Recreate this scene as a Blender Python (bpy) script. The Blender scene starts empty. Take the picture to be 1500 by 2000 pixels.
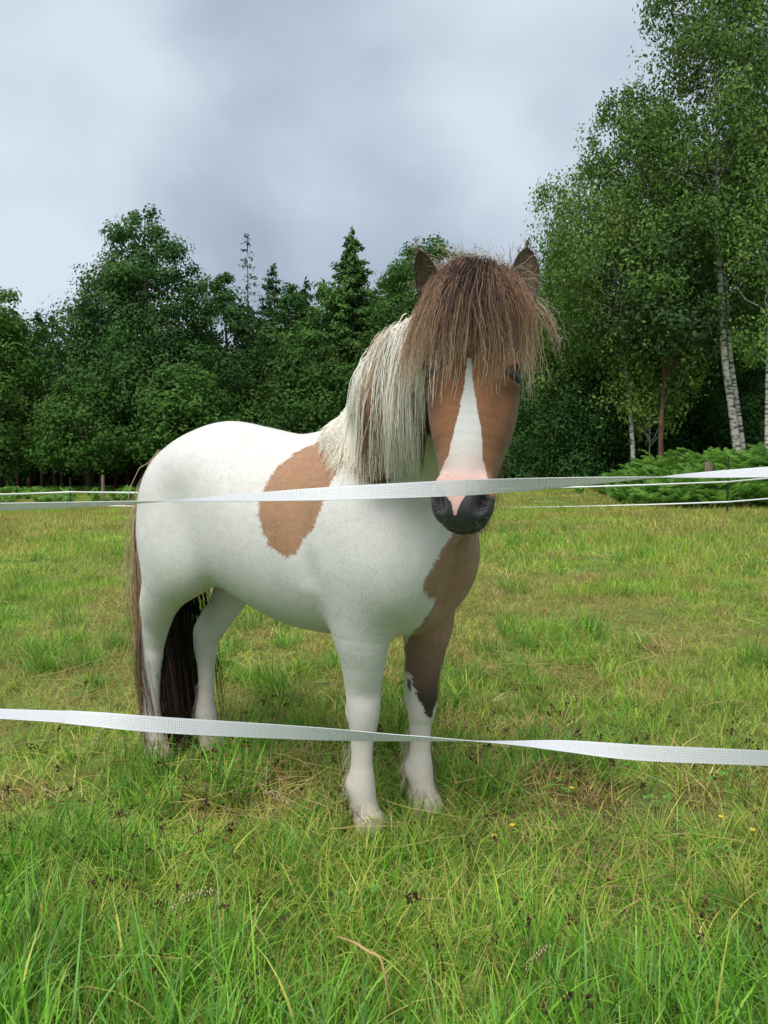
import bpy, math, random
import numpy as np
rng = np.random.default_rng(7)
random.seed(7)
SC = bpy.context.scene
COL = SC.collection

# ---------------------------------------------------------------- camera
PITCH = math.atan(88 / 1503.0)          # horizon sits a little above the middle
cam_d = bpy.data.cameras.new('camera')
cam = bpy.data.objects.new('camera', cam_d)
COL.objects.link(cam)
cam.location = (0, 0, 1.0)
cam.rotation_euler = (math.pi / 2 - PITCH, 0, 0)
cam_d.sensor_fit = 'VERTICAL'
cam_d.sensor_height = 34.6
cam_d.lens = 34.6 * 1503 / 2000
cam_d.clip_start = 0.05
cam_d.clip_end = 5000
SC.camera = cam

# ---------------------------------------------------------------- overcast sky
world = bpy.data.worlds.new('World')
SC.world = world
world.use_nodes = True
nt = world.node_tree
nt.nodes.clear()
out = nt.nodes.new('ShaderNodeOutputWorld')
bg = nt.nodes.new('ShaderNodeBackground')
sky = nt.nodes.new('ShaderNodeTexSky')
sky.sky_type = 'NISHITA'
sky.sun_disc = False
SUN_EL, SUN_AZ = math.radians(62), math.radians(205)   # azimuth clockwise from +Y (view direction)
sky.sun_elevation = SUN_EL
sky.sun_rotation = SUN_AZ
tc = nt.nodes.new('ShaderNodeTexCoord')
def wn(t, **kw):
    n = nt.nodes.new(t)
    for k, v in kw.items():
        setattr(n, k, v)
    return n
# cloud layer: direction divided by (height + small number) gives a flat deck in perspective
sep = wn('ShaderNodeSeparateXYZ'); nt.links.new(tc.outputs['Generated'], sep.inputs[0])
ab = wn('ShaderNodeMath', operation='ABSOLUTE'); nt.links.new(sep.outputs[2], ab.inputs[0])
ad = wn('ShaderNodeMath', operation='ADD'); nt.links.new(ab.outputs[0], ad.inputs[0]); ad.inputs[1].default_value = 0.75
dx = wn('ShaderNodeMath', operation='DIVIDE'); nt.links.new(sep.outputs[0], dx.inputs[0]); nt.links.new(ad.outputs[0], dx.inputs[1])
dy = wn('ShaderNodeMath', operation='DIVIDE'); nt.links.new(sep.outputs[1], dy.inputs[0]); nt.links.new(ad.outputs[0], dy.inputs[1])
cmb = wn('ShaderNodeCombineXYZ'); nt.links.new(dx.outputs[0], cmb.inputs[0]); nt.links.new(dy.outputs[0], cmb.inputs[1]); cmb.inputs[2].default_value = 2.3
n1 = wn('ShaderNodeTexNoise'); nt.links.new(cmb.outputs[0], n1.inputs['Vector'])
n1.inputs['Scale'].default_value = 1.9; n1.inputs['Detail'].default_value = 6; n1.inputs['Roughness'].default_value = 0.42; n1.inputs['Distortion'].default_value = 0.25
cr = wn('ShaderNodeValToRGB'); nt.links.new(n1.outputs['Fac'], cr.inputs[0])
e = cr.color_ramp.elements
SKYK = 1.0
def rgb(h):
    c = [int(h[i:i + 2], 16) / 255 for i in (0, 2, 4)]
    return tuple(((x / 12.92) if x <= 0.04045 else ((x + 0.055) / 1.055) ** 2.4) for x in c)
def setc(el, h): el.color = (*[v * SKYK for v in rgb(h)], 1)
e[0].position = 0.36; setc(e[0], '82919f')
e[1].position = 0.66; setc(e[1], 'd3dee9')
m = e.new(0.46); setc(m, '9cabba')
m = e.new(0.55); setc(m, 'b2c0cf')
mixs = wn('ShaderNodeMix', data_type='RGBA')
mixs.inputs[0].default_value = 0.94
ssc = wn('ShaderNodeVectorMath', operation='SCALE'); nt.links.new(sky.outputs[0], ssc.inputs[0]); ssc.inputs['Scale'].default_value = 0.10
nt.links.new(ssc.outputs[0], mixs.inputs[6]); nt.links.new(cr.outputs[0], mixs.inputs[7])
nt.links.new(mixs.outputs[2], bg.inputs['Color'])
bg.inputs['Strength'].default_value = 0.415
nt.links.new(bg.outputs[0], out.inputs['Surface'])

# soft high sun behind the cloud deck
sl = bpy.data.lights.new('sun', 'SUN')
sl.energy = 1.5
sl.angle = math.radians(48)
sl.color = (1.0, 0.97, 0.92)
sun = bpy.data.objects.new('sun', sl)
COL.objects.link(sun)
sun.rotation_euler = (math.pi / 2 - SUN_EL, 0, math.pi - SUN_AZ)
sun.location = (0, 0, 30)

vs = SC.view_settings
vs.view_transform = 'Standard'
vs.look = 'None'
vs.exposure = 1.42
vs.gamma = 1.0
vs.use_curve_mapping = False
SC.render.engine = 'CYCLES'
SC.cycles.use_denoising = True
SC.cycles.max_bounces = 5
SC.cycles.diffuse_bounces = 3
SC.cycles.transmission_bounces = 3

# ---------------------------------------------------------------- helpers
F_PX = 1503.0
FWD = np.array([0, math.cos(PITCH), -math.sin(PITCH)])
UPV = np.array([0, math.sin(PITCH), math.cos(PITCH)])
CAM = np.array([0, 0, 1.0])

def at(px, py, depth):
    """world point seen at photo pixel (px, py) at a distance measured along the view axis"""
    return CAM + depth * (np.array([1, 0, 0]) * (px - 750) / F_PX + FWD + UPV * (1000 - py) / F_PX)

def proj(P):
    q = np.asarray(P) - CAM
    z = q @ FWD
    return 750 + F_PX * q[..., 0] / z, 1000 - F_PX * (q @ UPV) / z, z

def norm(v):
    return v / np.maximum(np.linalg.norm(v, axis=-1, keepdims=True), 1e-9)

def mesh_np(name, V, faces_list, mat=None, colors=None, smooth=True, mat_idx=None):
    """faces_list: arrays (n,3) or (n,4); built with foreach_set"""
    me = bpy.data.meshes.new(name)
    V = np.asarray(V, np.float32)
    me.vertices.add(len(V)); me.vertices.foreach_set('co', V.ravel())
    faces_list = [np.asarray(f, np.int32) for f in faces_list if len(f)]
    loops = np.concatenate([f.ravel() for f in faces_list])
    tot = np.concatenate([np.full(len(f), f.shape[1], np.int32) for f in faces_list])
    start = np.concatenate([[0], np.cumsum(tot)[:-1]]).astype(np.int32)
    me.loops.add(len(loops)); me.loops.foreach_set('vertex_index', loops)
    me.polygons.add(len(tot)); me.polygons.foreach_set('loop_start', start); me.polygons.foreach_set('loop_total', tot)
    if mat_idx is not None:
        me.polygons.foreach_set('material_index', np.asarray(mat_idx, np.int32))
    me.polygons.foreach_set('use_smooth', np.full(len(tot), smooth))
    me.update(calc_edges=True)
    if colors is not None:
        a = me.color_attributes.new('Col', 'FLOAT_COLOR', 'POINT')
        c = np.ones((len(V), 4), np.float32); c[:, :3] = colors
        a.data.foreach_set('color', c.ravel())
    if mat is not None:
        for mm in (mat if isinstance(mat, (list, tuple)) else [mat]):
            me.materials.append(mm)
    return me

def link(name, data, parent=None, **props):
    o = bpy.data.objects.new(name, data)
    COL.objects.link(o)
    if parent is not None:
        o.parent = parent
    for k, v in props.items():
        o[k] = v
    return o

def new_mat(name):
    m = bpy.data.materials.new(name)
    m.use_nodes = True
    n = m.node_tree
    b = n.nodes['Principled BSDF']
    return m, n, b

def N(nt_, typ, **kw):
    n = nt_.nodes.new(typ)
    for k, v in kw.items():
        if k in n.inputs.keys() if hasattr(n.inputs, 'keys') else False:
            n.inputs[k].default_value = v
        else:
            setattr(n, k, v)
    return n

def catmull(P, n):
    """resample rows of P (any columns) with n sub-steps per segment"""
    P = np.asarray(P, float)
    Q = np.vstack([2 * P[0] - P[1], P, 2 * P[-1] - P[-2]])
    res = []
    for i in range(len(P) - 1):
        p0, p1, p2, p3 = Q[i], Q[i + 1], Q[i + 2], Q[i + 3]
        for t in np.linspace(0, 1, n, endpoint=False):
            res.append(0.5 * (2 * p1 + (p2 - p0) * t + (2 * p0 - 5 * p1 + 4 * p2 - p3) * t * t + (3 * p1 - p0 - 3 * p2 + p3) * t ** 3))
    res.append(P[-1])
    return np.array(res)

def tube_np(P, R, sides=8, cap=True):
    """tapered tube along points P with radii R -> V, quads, tris"""
    P = np.asarray(P, float); R = np.asarray(R, float)
    n = len(P)
    T = norm(np.gradient(P, axis=0))
    ref = np.array([0.0, 0, 1]) if abs(T[:, 2]).mean() < 0.8 else np.array([1.0, 0, 0])
    A = norm(np.cross(T, ref)); B = np.cross(T, A)
    th = np.linspace(0, 2 * np.pi, sides, endpoint=False)
    V = P[:, None] + R[:, None, None] * (A[:, None] * np.cos(th)[None, :, None] + B[:, None] * np.sin(th)[None, :, None])
    i = np.arange(n - 1)[:, None] * sides; j = np.arange(sides)[None]
    jn = (j + 1) % sides
    q = np.stack([i + j, i + jn, i + sides + jn, i + sides + j], -1).reshape(-1, 4)
    V = V.reshape(-1, 3)
    tris = np.zeros((0, 3), int)
    if cap:
        V = np.vstack([V, P[0], P[-1]])
        a, b = n * sides, n * sides + 1
        jj = np.arange(sides); jjn = (jj + 1) % sides
        tris = np.vstack([np.stack([jjn, jj, np.full(sides, a)], -1), np.stack([(n - 1) * sides + jj, (n - 1) * sides + jjn, np.full(sides, b)], -1)])
    return V, q[:, ::-1], tris[:, ::-1]

def vnoise(P, seed=0):
    """smooth value noise in 3D, about -1..1"""
    P = np.asarray(P, float)
    i = np.floor(P).astype(np.int64); f = P - i; f = f * f * (3 - 2 * f)
    def h(a, b, c):
        n = (a * 374761393 + b * 668265263 + c * 2147483647 + seed * 974634777) & 0x7fffffff
        n = ((n ^ (n >> 13)) * 1274126177) & 0x7fffffff
        n = (n ^ (n >> 16)) & 0xffff
        return n / 32767.5 - 1
    r = 0
    for dx_ in (0, 1):
        for dy_ in (0, 1):
            for dz_ in (0, 1):
                w = (f[..., 0] if dx_ else 1 - f[..., 0]) * (f[..., 1] if dy_ else 1 - f[..., 1]) * (f[..., 2] if dz_ else 1 - f[..., 2])
                r = r + w * h(i[..., 0] + dx_, i[..., 1] + dy_, i[..., 2] + dz_)
    return r
# ---- where the pony stands
# local frame: x along its heading, y to its left, z up; origin between the front hooves
HO = np.array([0.012, 2.20, 0.0])
HX = np.array([0.808, -0.589, 0.0]); HX /= np.linalg.norm(HX)
HY = np.array([-HX[1], HX[0], 0.0])
HZ = np.array([0, 0, 1.0])
def to_loc(P):
    q = np.asarray(P) - HO
    return np.stack([q @ HX, q @ HY, q @ HZ], -1)
def to_world(L):
    L = np.asarray(L)
    return HO + L[..., 0:1] * HX + L[..., 1:2] * HY + L[..., 2:3] * HZ
def atl(px, py, d):
    return to_loc(at(px, py, d))

# hoof positions in that frame
LEGS = {'RF': (-0.024, -0.090, -1), 'LF': (0.046, 0.104, 1), 'RH': (-0.950, -0.098, -1), 'LH': (-0.862, 0.075, 1)}

# ================================================================ ground
TP = np.array([  # x, y, z control heights of the pasture
    (0, -6, -0.03), (-4, 0, -0.03), (4, 0, -0.03), (0, 1.5, -0.03), (-1, 3, -0.03), (1.5, 3, -0.03), (-3, 4, -0.03), (3, 4, -0.03), (0, 5, -0.03), (-3, 7, -0.05), (4, 7, -0.02),
    (0, 10, -0.04), (-6, 12, -0.12), (6.0, 11, 0.02), (6.7, 15, 0.10), (2.5, 17, 0.06), (-3, 18, -0.12), (-10.6, 25.5, -0.44), (-5, 24, -0.25), (-16, 26, -0.5), (3.5, 23, 0.25),
    (8, 21, 0.45), (12, 20, 0.5), (4.5, 28, 0.38), (-14, 35, -0.10), (-4, 34, 0.0), (0, 40, 0.1), (-25, 40, -0.1), (15, 35, 0.6), (-12, 60, 0.0), (20, 60, 0.8), (0, 90, 0.2), (-60, 90, 0), (60, 90, 0.5), (0, 300, 0.2)])
def terrain(x, y):
    x = np.asarray(x, float); y = np.asarray(y, float)
    d2 = (x[..., None] - TP[:, 0]) ** 2 + (y[..., None] - TP[:, 1]) ** 2
    sc = (2.0 + 0.12 * np.abs(TP[:, 1])) ** 2
    w = 1 / (d2 / sc + 0.15) ** 2.0
    return (w * TP[:, 2]).sum(-1) / w.sum(-1)

gy = np.concatenate([np.linspace(-8, 8, 65), 8 * 1.045 ** np.arange(1, 110)])
gu = np.linspace(-1, 1, 81)
GYm, GUm = np.meshgrid(gy, gu, indexing='ij')
GXm = GUm * (10 + 1.6 * np.maximum(GYm, 0))
GZm = terrain(GXm, GYm) + 0.012 * vnoise(np.stack([GXm * 1.7, GYm * 1.7, GXm * 0], -1), 3) * np.exp(-GYm / 30)
V = np.stack([GXm, GYm, GZm], -1).reshape(-1, 3)
i = np.arange(len(gy) - 1)[:, None] * len(gu); j = np.arange(len(gu) - 1)[None]
q = np.stack([i + j, i + j + 1, i + len(gu) + j + 1, i + len(gu) + j], -1).reshape(-1, 4)
m_soil, sn_, sb = new_mat('pasture_soil')
geo = sn_.nodes.new('ShaderNodeNewGeometry')
t1 = sn_.nodes.new('ShaderNodeTexNoise'); t1.inputs['Scale'].default_value = 0.9; t1.inputs['Detail'].default_value = 8; t1.inputs['Roughness'].default_value = 0.65
t2 = sn_.nodes.new('ShaderNodeTexNoise'); t2.inputs['Scale'].default_value = 14; t2.inputs['Detail'].default_value = 6
sn_.links.new(geo.outputs['Position'], t1.inputs['Vector']); sn_.links.new(geo.outputs['Position'], t2.inputs['Vector'])
r1 = sn_.nodes.new('ShaderNodeValToRGB')
r1.color_ramp.elements[0].position = 0.32; r1.color_ramp.elements[0].color = (0.100, 0.165, 0.034, 1)
r1.color_ramp.elements[1].position = 0.70; r1.color_ramp.elements[1].color = (0.21, 0.25, 0.066, 1)
r2 = sn_.nodes.new('ShaderNodeValToRGB')
r2.color_ramp.elements[0].position = 0.35; r2.color_ramp.elements[0].color = (0.045, 0.038, 0.018, 1)
r2.color_ramp.elements[1].position = 0.65; r2.color_ramp.elements[1].color = (0.17, 0.28, 0.055, 1)
mx = sn_.nodes.new('ShaderNodeMix'); mx.data_type = 'RGBA'; mx.inputs[0].default_value = 0.5
sn_.links.new(t1.outputs[0], r1.inputs[0]); sn_.links.new(t2.outputs[0], r2.inputs[0]); sn_.links.new(r1.outputs[0], mx.inputs[6]); sn_.links.new(r2.outputs[0], mx.inputs[7])
sn_.links.new(mx.outputs[2], sb.inputs['Base Color']); sb.inputs['Roughness'].default_value = 0.95; sb.inputs['Specular IOR Level'].default_value = 0.1
bmp = sn_.nodes.new('ShaderNodeBump'); bmp.inputs['Distance'].default_value = 0.03; bmp.inputs['Strength'].default_value = 0.8
sn_.links.new(t2.outputs[0], bmp.inputs['Height']); sn_.links.new(bmp.outputs[0], sb.inputs['Normal'])
link('ground', mesh_np('ground', V, [q], m_soil), kind='structure')
# ================================================================ grass
def leaf_mat(name, trans=0.35, rough=0.5, spec=0.25, patch=None, rnd=0.25):
    m, n_, b = new_mat(name)
    a = n_.nodes.new('ShaderNodeVertexColor'); a.layer_name = 'Col'
    colr = a.outputs['Color']
    hs = n_.nodes.new('ShaderNodeHueSaturation')
    oi = n_.nodes.new('ShaderNodeObjectInfo')
    mr = n_.nodes.new('ShaderNodeMapRange'); mr.inputs['To Min'].default_value = 1 - rnd; mr.inputs['To Max'].default_value = 1 + rnd
    n_.links.new(oi.outputs['Random'], mr.inputs['Value']); n_.links.new(mr.outputs[0], hs.inputs['Value'])
    n_.links.new(colr, hs.inputs['Color']); colr = hs.outputs['Color']
    if patch:
        g = n_.nodes.new('ShaderNodeNewGeometry')
        t = n_.nodes.new('ShaderNodeTexNoise'); t.inputs['Scale'].default_value = patch[0]; t.inputs['Detail'].default_value = 5; t.inputs['Roughness'].default_value = 0.6
        n_.links.new(g.outputs['Position'], t.inputs['Vector'])
        r = n_.nodes.new('ShaderNodeValToRGB'); r.color_ramp.elements[0].position = 0.42; r.color_ramp.elements[0].color = (0, 0, 0, 1); r.color_ramp.elements[1].position = 0.66; r.color_ramp.elements[1].color = (patch[2],) * 3 + (1,)
        n_.links.new(t.outputs[0], r.inputs[0])
        x = n_.nodes.new('ShaderNodeMix'); x.data_type = 'RGBA'
        n_.links.new(r.outputs[0], x.inputs[0]); n_.links.new(colr, x.inputs[6]); x.inputs[7].default_value = (*patch[1], 1)
        colr = x.outputs[2]
    n_.links.new(colr, b.inputs['Base Color'])
    b.inputs['Roughness'].default_value = rough; b.inputs['Specular IOR Level'].default_value = spec
    tr = n_.nodes.new('ShaderNodeBsdfTranslucent'); n_.links.new(colr, tr.inputs['Color'])
    ms = n_.nodes.new('ShaderNodeMixShader'); ms.inputs[0].default_value = trans
    out_ = n_.nodes['Material Output']
    n_.links.new(b.outputs[0], ms.inputs[1]); n_.links.new(tr.outputs[0], ms.inputs[2]); n_.links.new(ms.outputs[0], out_.inputs['Surface'])
    return m
M_GRASS = leaf_mat('grass_blades', 0.30, 0.55, 0.12, (0.8, (0.40, 0.40, 0.11), 0.60), 0.22)
M_GRASSN = leaf_mat('lush_grass_blades', 0.30, 0.45, 0.18, None, 0.20)


def blades(n, h0, h1, w0, w1, size, lean, droop, pal, segs=5, flat=0.0, tuft=0.0, wts=None):
    """a square tile of curved, tapering blades; `tuft` gathers roots round a few centres"""
    r_ = np.random.default_rng(int(rng.integers(1 << 30)))
    root = np.zeros((n, 3)); root[:, :2] = r_.uniform(-size / 2, size / 2, (n, 2)); root[:, 2] = -0.012
    az = r_.uniform(0, 2 * np.pi, n)
    if tuft > 0:
        nc = max(3, int(n / 30)); cc_ = r_.uniform(-size / 2, size / 2, (nc, 2)); k = r_.integers(0, nc, n)
        pick = r_.random(n) < tuft
        off_ = r_.normal(size=(n, 2)) * 0.022
        root[pick, :2] = (cc_[k] + off_)[pick]
        az = np.where(pick, np.arctan2(off_[:, 1], off_[:, 0]) + r_.normal(size=n) * 0.5, az)
        hk = r_.uniform(0.65, 1.25, nc)[k]
    else:
        hk = np.ones(n)
    h = r_.uniform(h0, h1, n) * hk; w = r_.uniform(w0, w1, n)
    wind = 0.5
    out_d = norm(np.stack([np.cos(az) + wind * 0.5, np.sin(az), np.zeros(n)], -1))
    a2 = np.arctan2(out_d[:, 1], out_d[:, 0])
    ln_ = lean * r_.uniform(0.05, 1.0, n); dr = droop * r_.uniform(0.0, 1.0, n) ** 1.3
    t = np.linspace(0, 1, segs + 1)
    th0 = np.minimum(ln_[:, None] + dr[:, None] * t[None] ** 1.5 * 1.6, 2.5)
    st_ = h[:, None] / segs
    dz = np.cos(th0) * st_; dr_ = np.sin(th0) * st_
    z = np.concatenate([np.zeros((n, 1)), np.cumsum(dz[:, 1:], 1)], 1); rr = np.concatenate([np.zeros((n, 1)), np.cumsum(dr_[:, 1:], 1)], 1)
    z = np.maximum(z * (1 - flat), 0.004) + flat * r_.uniform(0.0, 0.05, (n, 1)) * np.minimum(t * 4, 1)
    P_ = root[:, None] + out_d[:, None] * rr[..., None] + np.array([0, 0, 1.0]) * z[..., None]
    tw = r_.uniform(-0.9, 0.9, n)
    sd_ = np.stack([-np.sin(a2 + tw), np.cos(a2 + tw), np.zeros(n)], -1)
    prof = np.clip(np.interp(t, [0, 0.25, 0.6, 1], [0.75, 1.0, 0.8, 0.06]), 0, 1)
    hwid = w[:, None] * 0.5 * prof[None]
    A = P_ - sd_[:, None] * hwid[..., None]; B = P_ + sd_[:, None] * hwid[..., None]
    V = np.stack([A, B], 2).reshape(-1, 3)
    b_ = (np.arange(n)[:, None] * (segs + 1) + np.arange(segs)[None]) * 2
    q = np.stack([b_, b_ + 1, b_ + 3, b_ + 2], -1).reshape(-1, 4)
    pal = np.asarray(pal); k = r_.choice(len(pal), n, p=wts)
    c = pal[k] * r_.uniform(0.72, 1.28, (n, 1))
    cc = c[:, None] * np.ones((1, segs + 1, 1))
    yel = np.clip((t - 0.7) * 3, 0, 1)[None, :, None] * (r_.random((n, 1, 1)) < 0.22)
    cc = cc * (1 - yel) + np.array((0.30, 0.23, 0.08)) * yel
    return V, q, np.repeat(cc, 2, 1).reshape(-1, 3)

G1_ = (0.165, 0.390, 0.032); G2_ = (0.090, 0.270, 0.026); G3_ = (0.260, 0.490, 0.070); G4_ = (0.320, 0.470, 0.055); BLU = (0.200, 0.390, 0.105)
Y1 = (0.470, 0.480, 0.105); ST = (0.70, 0.55, 0.25); BR = (0.270, 0.150, 0.068); ST2 = (0.52, 0.39, 0.16)
def make_variants(prefix, specs, mat):
    coll = bpy.data.collections.new(prefix)
    for k, sp in enumerate(specs):
        parts = [blades(**s) for s in sp]
        V = np.vstack([p[0] for p in parts]); off = 0; Q_ = []
        for p in parts:
            Q_.append(p[1] + off); off += len(p[0])
        C_ = np.vstack([p[2] for p in parts])
        o = bpy.data.objects.new('%s_%02d' % (prefix, k), mesh_np('%s_%02d' % (prefix, k), V, [np.vstack(Q_)], mat, np.clip(C_, 0.005, 0.8)))
        coll.objects.link(o)
    return coll
def mesh_variants(prefix, meshes):
    coll = bpy.data.collections.new(prefix)
    for k, me in enumerate(meshes):
        coll.objects.link(bpy.data.objects.new('%s_%02d' % (prefix, k), me))
    return coll

def scatter(name, coll, P_, rot, scl, idx, **props):
    me = bpy.data.meshes.new(name)
    me.vertices.add(len(P_)); me.vertices.foreach_set('co', np.asarray(P_, np.float32).ravel())
    a = me.attributes.new('rot', 'FLOAT_VECTOR', 'POINT'); a.data.foreach_set('vector', np.asarray(rot, np.float32).ravel())
    a = me.attributes.new('scl', 'FLOAT_VECTOR', 'POINT'); a.data.foreach_set('vector', np.asarray(scl, np.float32).ravel())
    a = me.attributes.new('pick', 'INT', 'POINT'); a.data.foreach_set('value', np.asarray(idx, np.int32))
    o = link(name, me, **props)
    g = bpy.data.node_groups.new(name, 'GeometryNodeTree')
    g.interface.new_socket('Geometry', in_out='INPUT', socket_type='NodeSocketGeometry')
    g.interface.new_socket('Geometry', in_out='OUTPUT', socket_type='NodeSocketGeometry')
    gi = g.nodes.new('NodeGroupInput'); go = g.nodes.new('NodeGroupOutput')
    ci = g.nodes.new('GeometryNodeCollectionInfo'); ci.inputs['Collection'].default_value = coll; ci.inputs['Separate Children'].default_value = True; ci.inputs['Reset Children'].default_value = True
    ip = g.nodes.new('GeometryNodeInstanceOnPoints'); ip.inputs['Pick Instance'].default_value = True
    def attr(nm, ty):
        x = g.nodes.new('GeometryNodeInputNamedAttribute'); x.data_type = ty; x.inputs['Name'].default_value = nm
        return [s for s in x.outputs if s.enabled and s.name == 'Attribute'][0]
    g.links.new(gi.outputs[0], ip.inputs['Points']); g.links.new(ci.outputs[0], ip.inputs['Instance'])
    g.links.new(attr('pick', 'INT'), ip.inputs['Instance Index']); g.links.new(attr('rot', 'FLOAT_VECTOR'), ip.inputs['Rotation']); g.links.new(attr('scl', 'FLOAT_VECTOR'), ip.inputs['Scale'])
    g.links.new(ip.outputs[0], go.inputs[0])
    md = o.modifiers.new('scatter', 'NODES'); md.node_group = g
    return o


def place(x, y, zoff=0.0):
    return np.stack([x, y, terrain(x, y) + zoff], -1)
def clear_of_pony(x, y, r=0.055):
    ok = np.ones(len(x), bool)
    for k_, (lx, ly, sy) in LEGS.items():
        w_ = to_world(np.array([lx + 0.01, ly, 0]))
        ok &= np.hypot(x - w_[0], y - w_[1]) > r
    return ok
def tiles(d0, d1, size, margin):
    """centres of a grid of square tiles covering the wedge overlooked by the camera, with room to either side"""
    ys = np.arange(d0 + size / 2, d1, size)
    X_, Y_ = [], []
    for y in ys:
        hw = y * margin + 0.6
        xs_ = np.arange(-math.ceil(hw / size), math.ceil(hw / size) + 1) * size
        X_.append(xs_); Y_.append(np.full(len(xs_), y))
    return np.concatenate(X_), np.concatenate(Y_)
def lay(name, coll, pick, x, y, zs, scale=1.02, **props):
    n = len(x)
    rot = np.zeros((n, 3)); rot[:, 2] = rng.integers(0, 4, n) * math.pi / 2
    sc_ = np.stack([np.full(n, scale) * rng.choice([-1, 1], n), np.full(n, scale), np.asarray(zs) * np.ones(n)], -1)
    return scatter(name, coll, place(x, y), rot, sc_, pick, **props)
def nz(x, y, f, seed):
    return vnoise(np.stack([np.asarray(x) * f, np.asarray(y) * f, np.zeros(len(x)) + 0.37], -1), seed)

TS = 0.20
tall = make_variants('tall_tile',
    [[dict(n=300, h0=.09, h1=.25, w0=.0024, w1=.0060, size=TS, lean=.5, droop=1.1, pal=[G1_, G2_, G3_, BLU, Y1], wts=[.4, .2, .2, .15, .05], segs=6, tuft=.7)] for _ in range(5)] +
    [[dict(n=260, h0=.08, h1=.20, w0=.0018, w1=.0046, size=TS, lean=.7, droop=1.4, pal=[G1_, G4_, G2_, Y1], segs=5, tuft=.5), dict(n=22, h0=.12, h1=.27, w0=.0010, w1=.0018, size=TS, lean=.9, droop=.7, pal=[ST, ST2, Y1], segs=5)] for _ in range(5)], M_GRASSN)
SS = 0.30
short = make_variants('short_tile',
    [[dict(n=460, h0=.04, h1=.14, w0=.0018, w1=.0046, size=SS, lean=.8, droop=1.3, pal=[G1_, G4_, Y1, G2_, G3_], wts=[.26, .30, .18, .13, .13], segs=4, tuft=.6), dict(n=60, h0=.05, h1=.18, w0=.0010, w1=.0022, size=SS, lean=1.4, droop=1.0, pal=[ST2, BR, ST], segs=4, flat=.5)] for _ in range(7)] +
    [[dict(n=360, h0=.03, h1=.11, w0=.0016, w1=.0040, size=SS, lean=1.1, droop=1.5, pal=[G4_, Y1, ST2, BR], wts=[.4, .22, .15, .23], segs=4, tuft=.4), dict(n=120, h0=.06, h1=.24, w0=.0010, w1=.0024, size=SS, lean=1.45, droop=.6, pal=[ST2, BR, ST], wts=[.35, .45, .20], segs=4, flat=.55)] for _ in range(5)], M_GRASS)
# near zone: tall tiles in ragged patches, thinning out towards the pony
x, y = tiles(0.9, 2.6, TS, 0.80)
edge = 2.12 + 0.28 * nz(x, y, 1.6, 5) + 0.2 * nz(x, y, 4, 6)
keep = (y < edge) | (~clear_of_pony(x, y, 0.26) & (y < 2.9))
x, y = x[keep], y[keep]
lush = nz(x, y, 1.7, 11) + (1.75 - y) * 0.9
zs = np.clip(0.80 + 0.22 * nz(x, y, 2.3, 12) + (1.6 - y) * 0.35, 0.45, 1.25)
zs = np.where((x > 0.30) & (y < 1.6), zs * 1.15, zs); zs = np.where(clear_of_pony(x, y, 0.26), zs, np.clip(zs, 0.55, 0.72))
pick = np.where(lush > 0.0, rng.integers(0, 5, len(x)), rng.integers(5, 10, len(x)))
lay('tall_grass', tall, pick, x, y, zs, label='tall lush green grass nearest the viewer', category='grass', kind='stuff')
x, y = tiles(0.9, 7.2, SS, 0.68)
dry = nz(x, y, 1.1, 21) + 0.6 * nz(x, y, 2.6, 22) + 0.12 * (y > 3)
pick = np.where(dry > 0.10, rng.integers(7, 12, len(x)), rng.integers(0, 7, len(x)))
zs = np.clip(1.0 + 0.55 * nz(x, y, 1.5, 23) + 0.35 * nz(x, y, 5, 24), 0.5, 1.9)
lay('short_grass', short, pick, x, y, zs, label='short trampled pasture grass with dry stalks round the pony', category='grass', kind='stuff')
FS = 0.8
far_v = make_variants('far_tile',
    [[dict(n=760, h0=.05, h1=.15, w0=.004, w1=.010, size=FS, lean=.95, droop=1.5, pal=[G4_, Y1, G1_, ST2, G3_], wts=[.34, .20, .24, .08, .14], segs=3, tuft=.4)] for _ in range(5)] +
    [[dict(n=740, h0=.04, h1=.15, w0=.004, w1=.010, size=FS, lean=1.0, droop=1.5, pal=[Y1, BR, ST2, G4_], wts=[.3, .25, .2, .25], segs=3, tuft=.3)] for _ in range(4)], M_GRASS)
x, y = tiles(7.2, 36, FS, 0.64)
dry = nz(x, y, 0.55, 31) + 0.6 * nz(x, y, 1.3, 32) + 0.15
pick = np.where(dry > 0.15, rng.integers(5, 9, len(x)), rng.integers(0, 5, len(x)))
lay('far_grass', far_v, pick, x, y, np.clip(1.05 + 0.5 * nz(x, y, 0.8, 33) + 0.4 * rng.normal(size=len(x)), 0.5, 2.2), label='yellowish far pasture grass up to the back fence', category='grass', kind='stuff')

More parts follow.
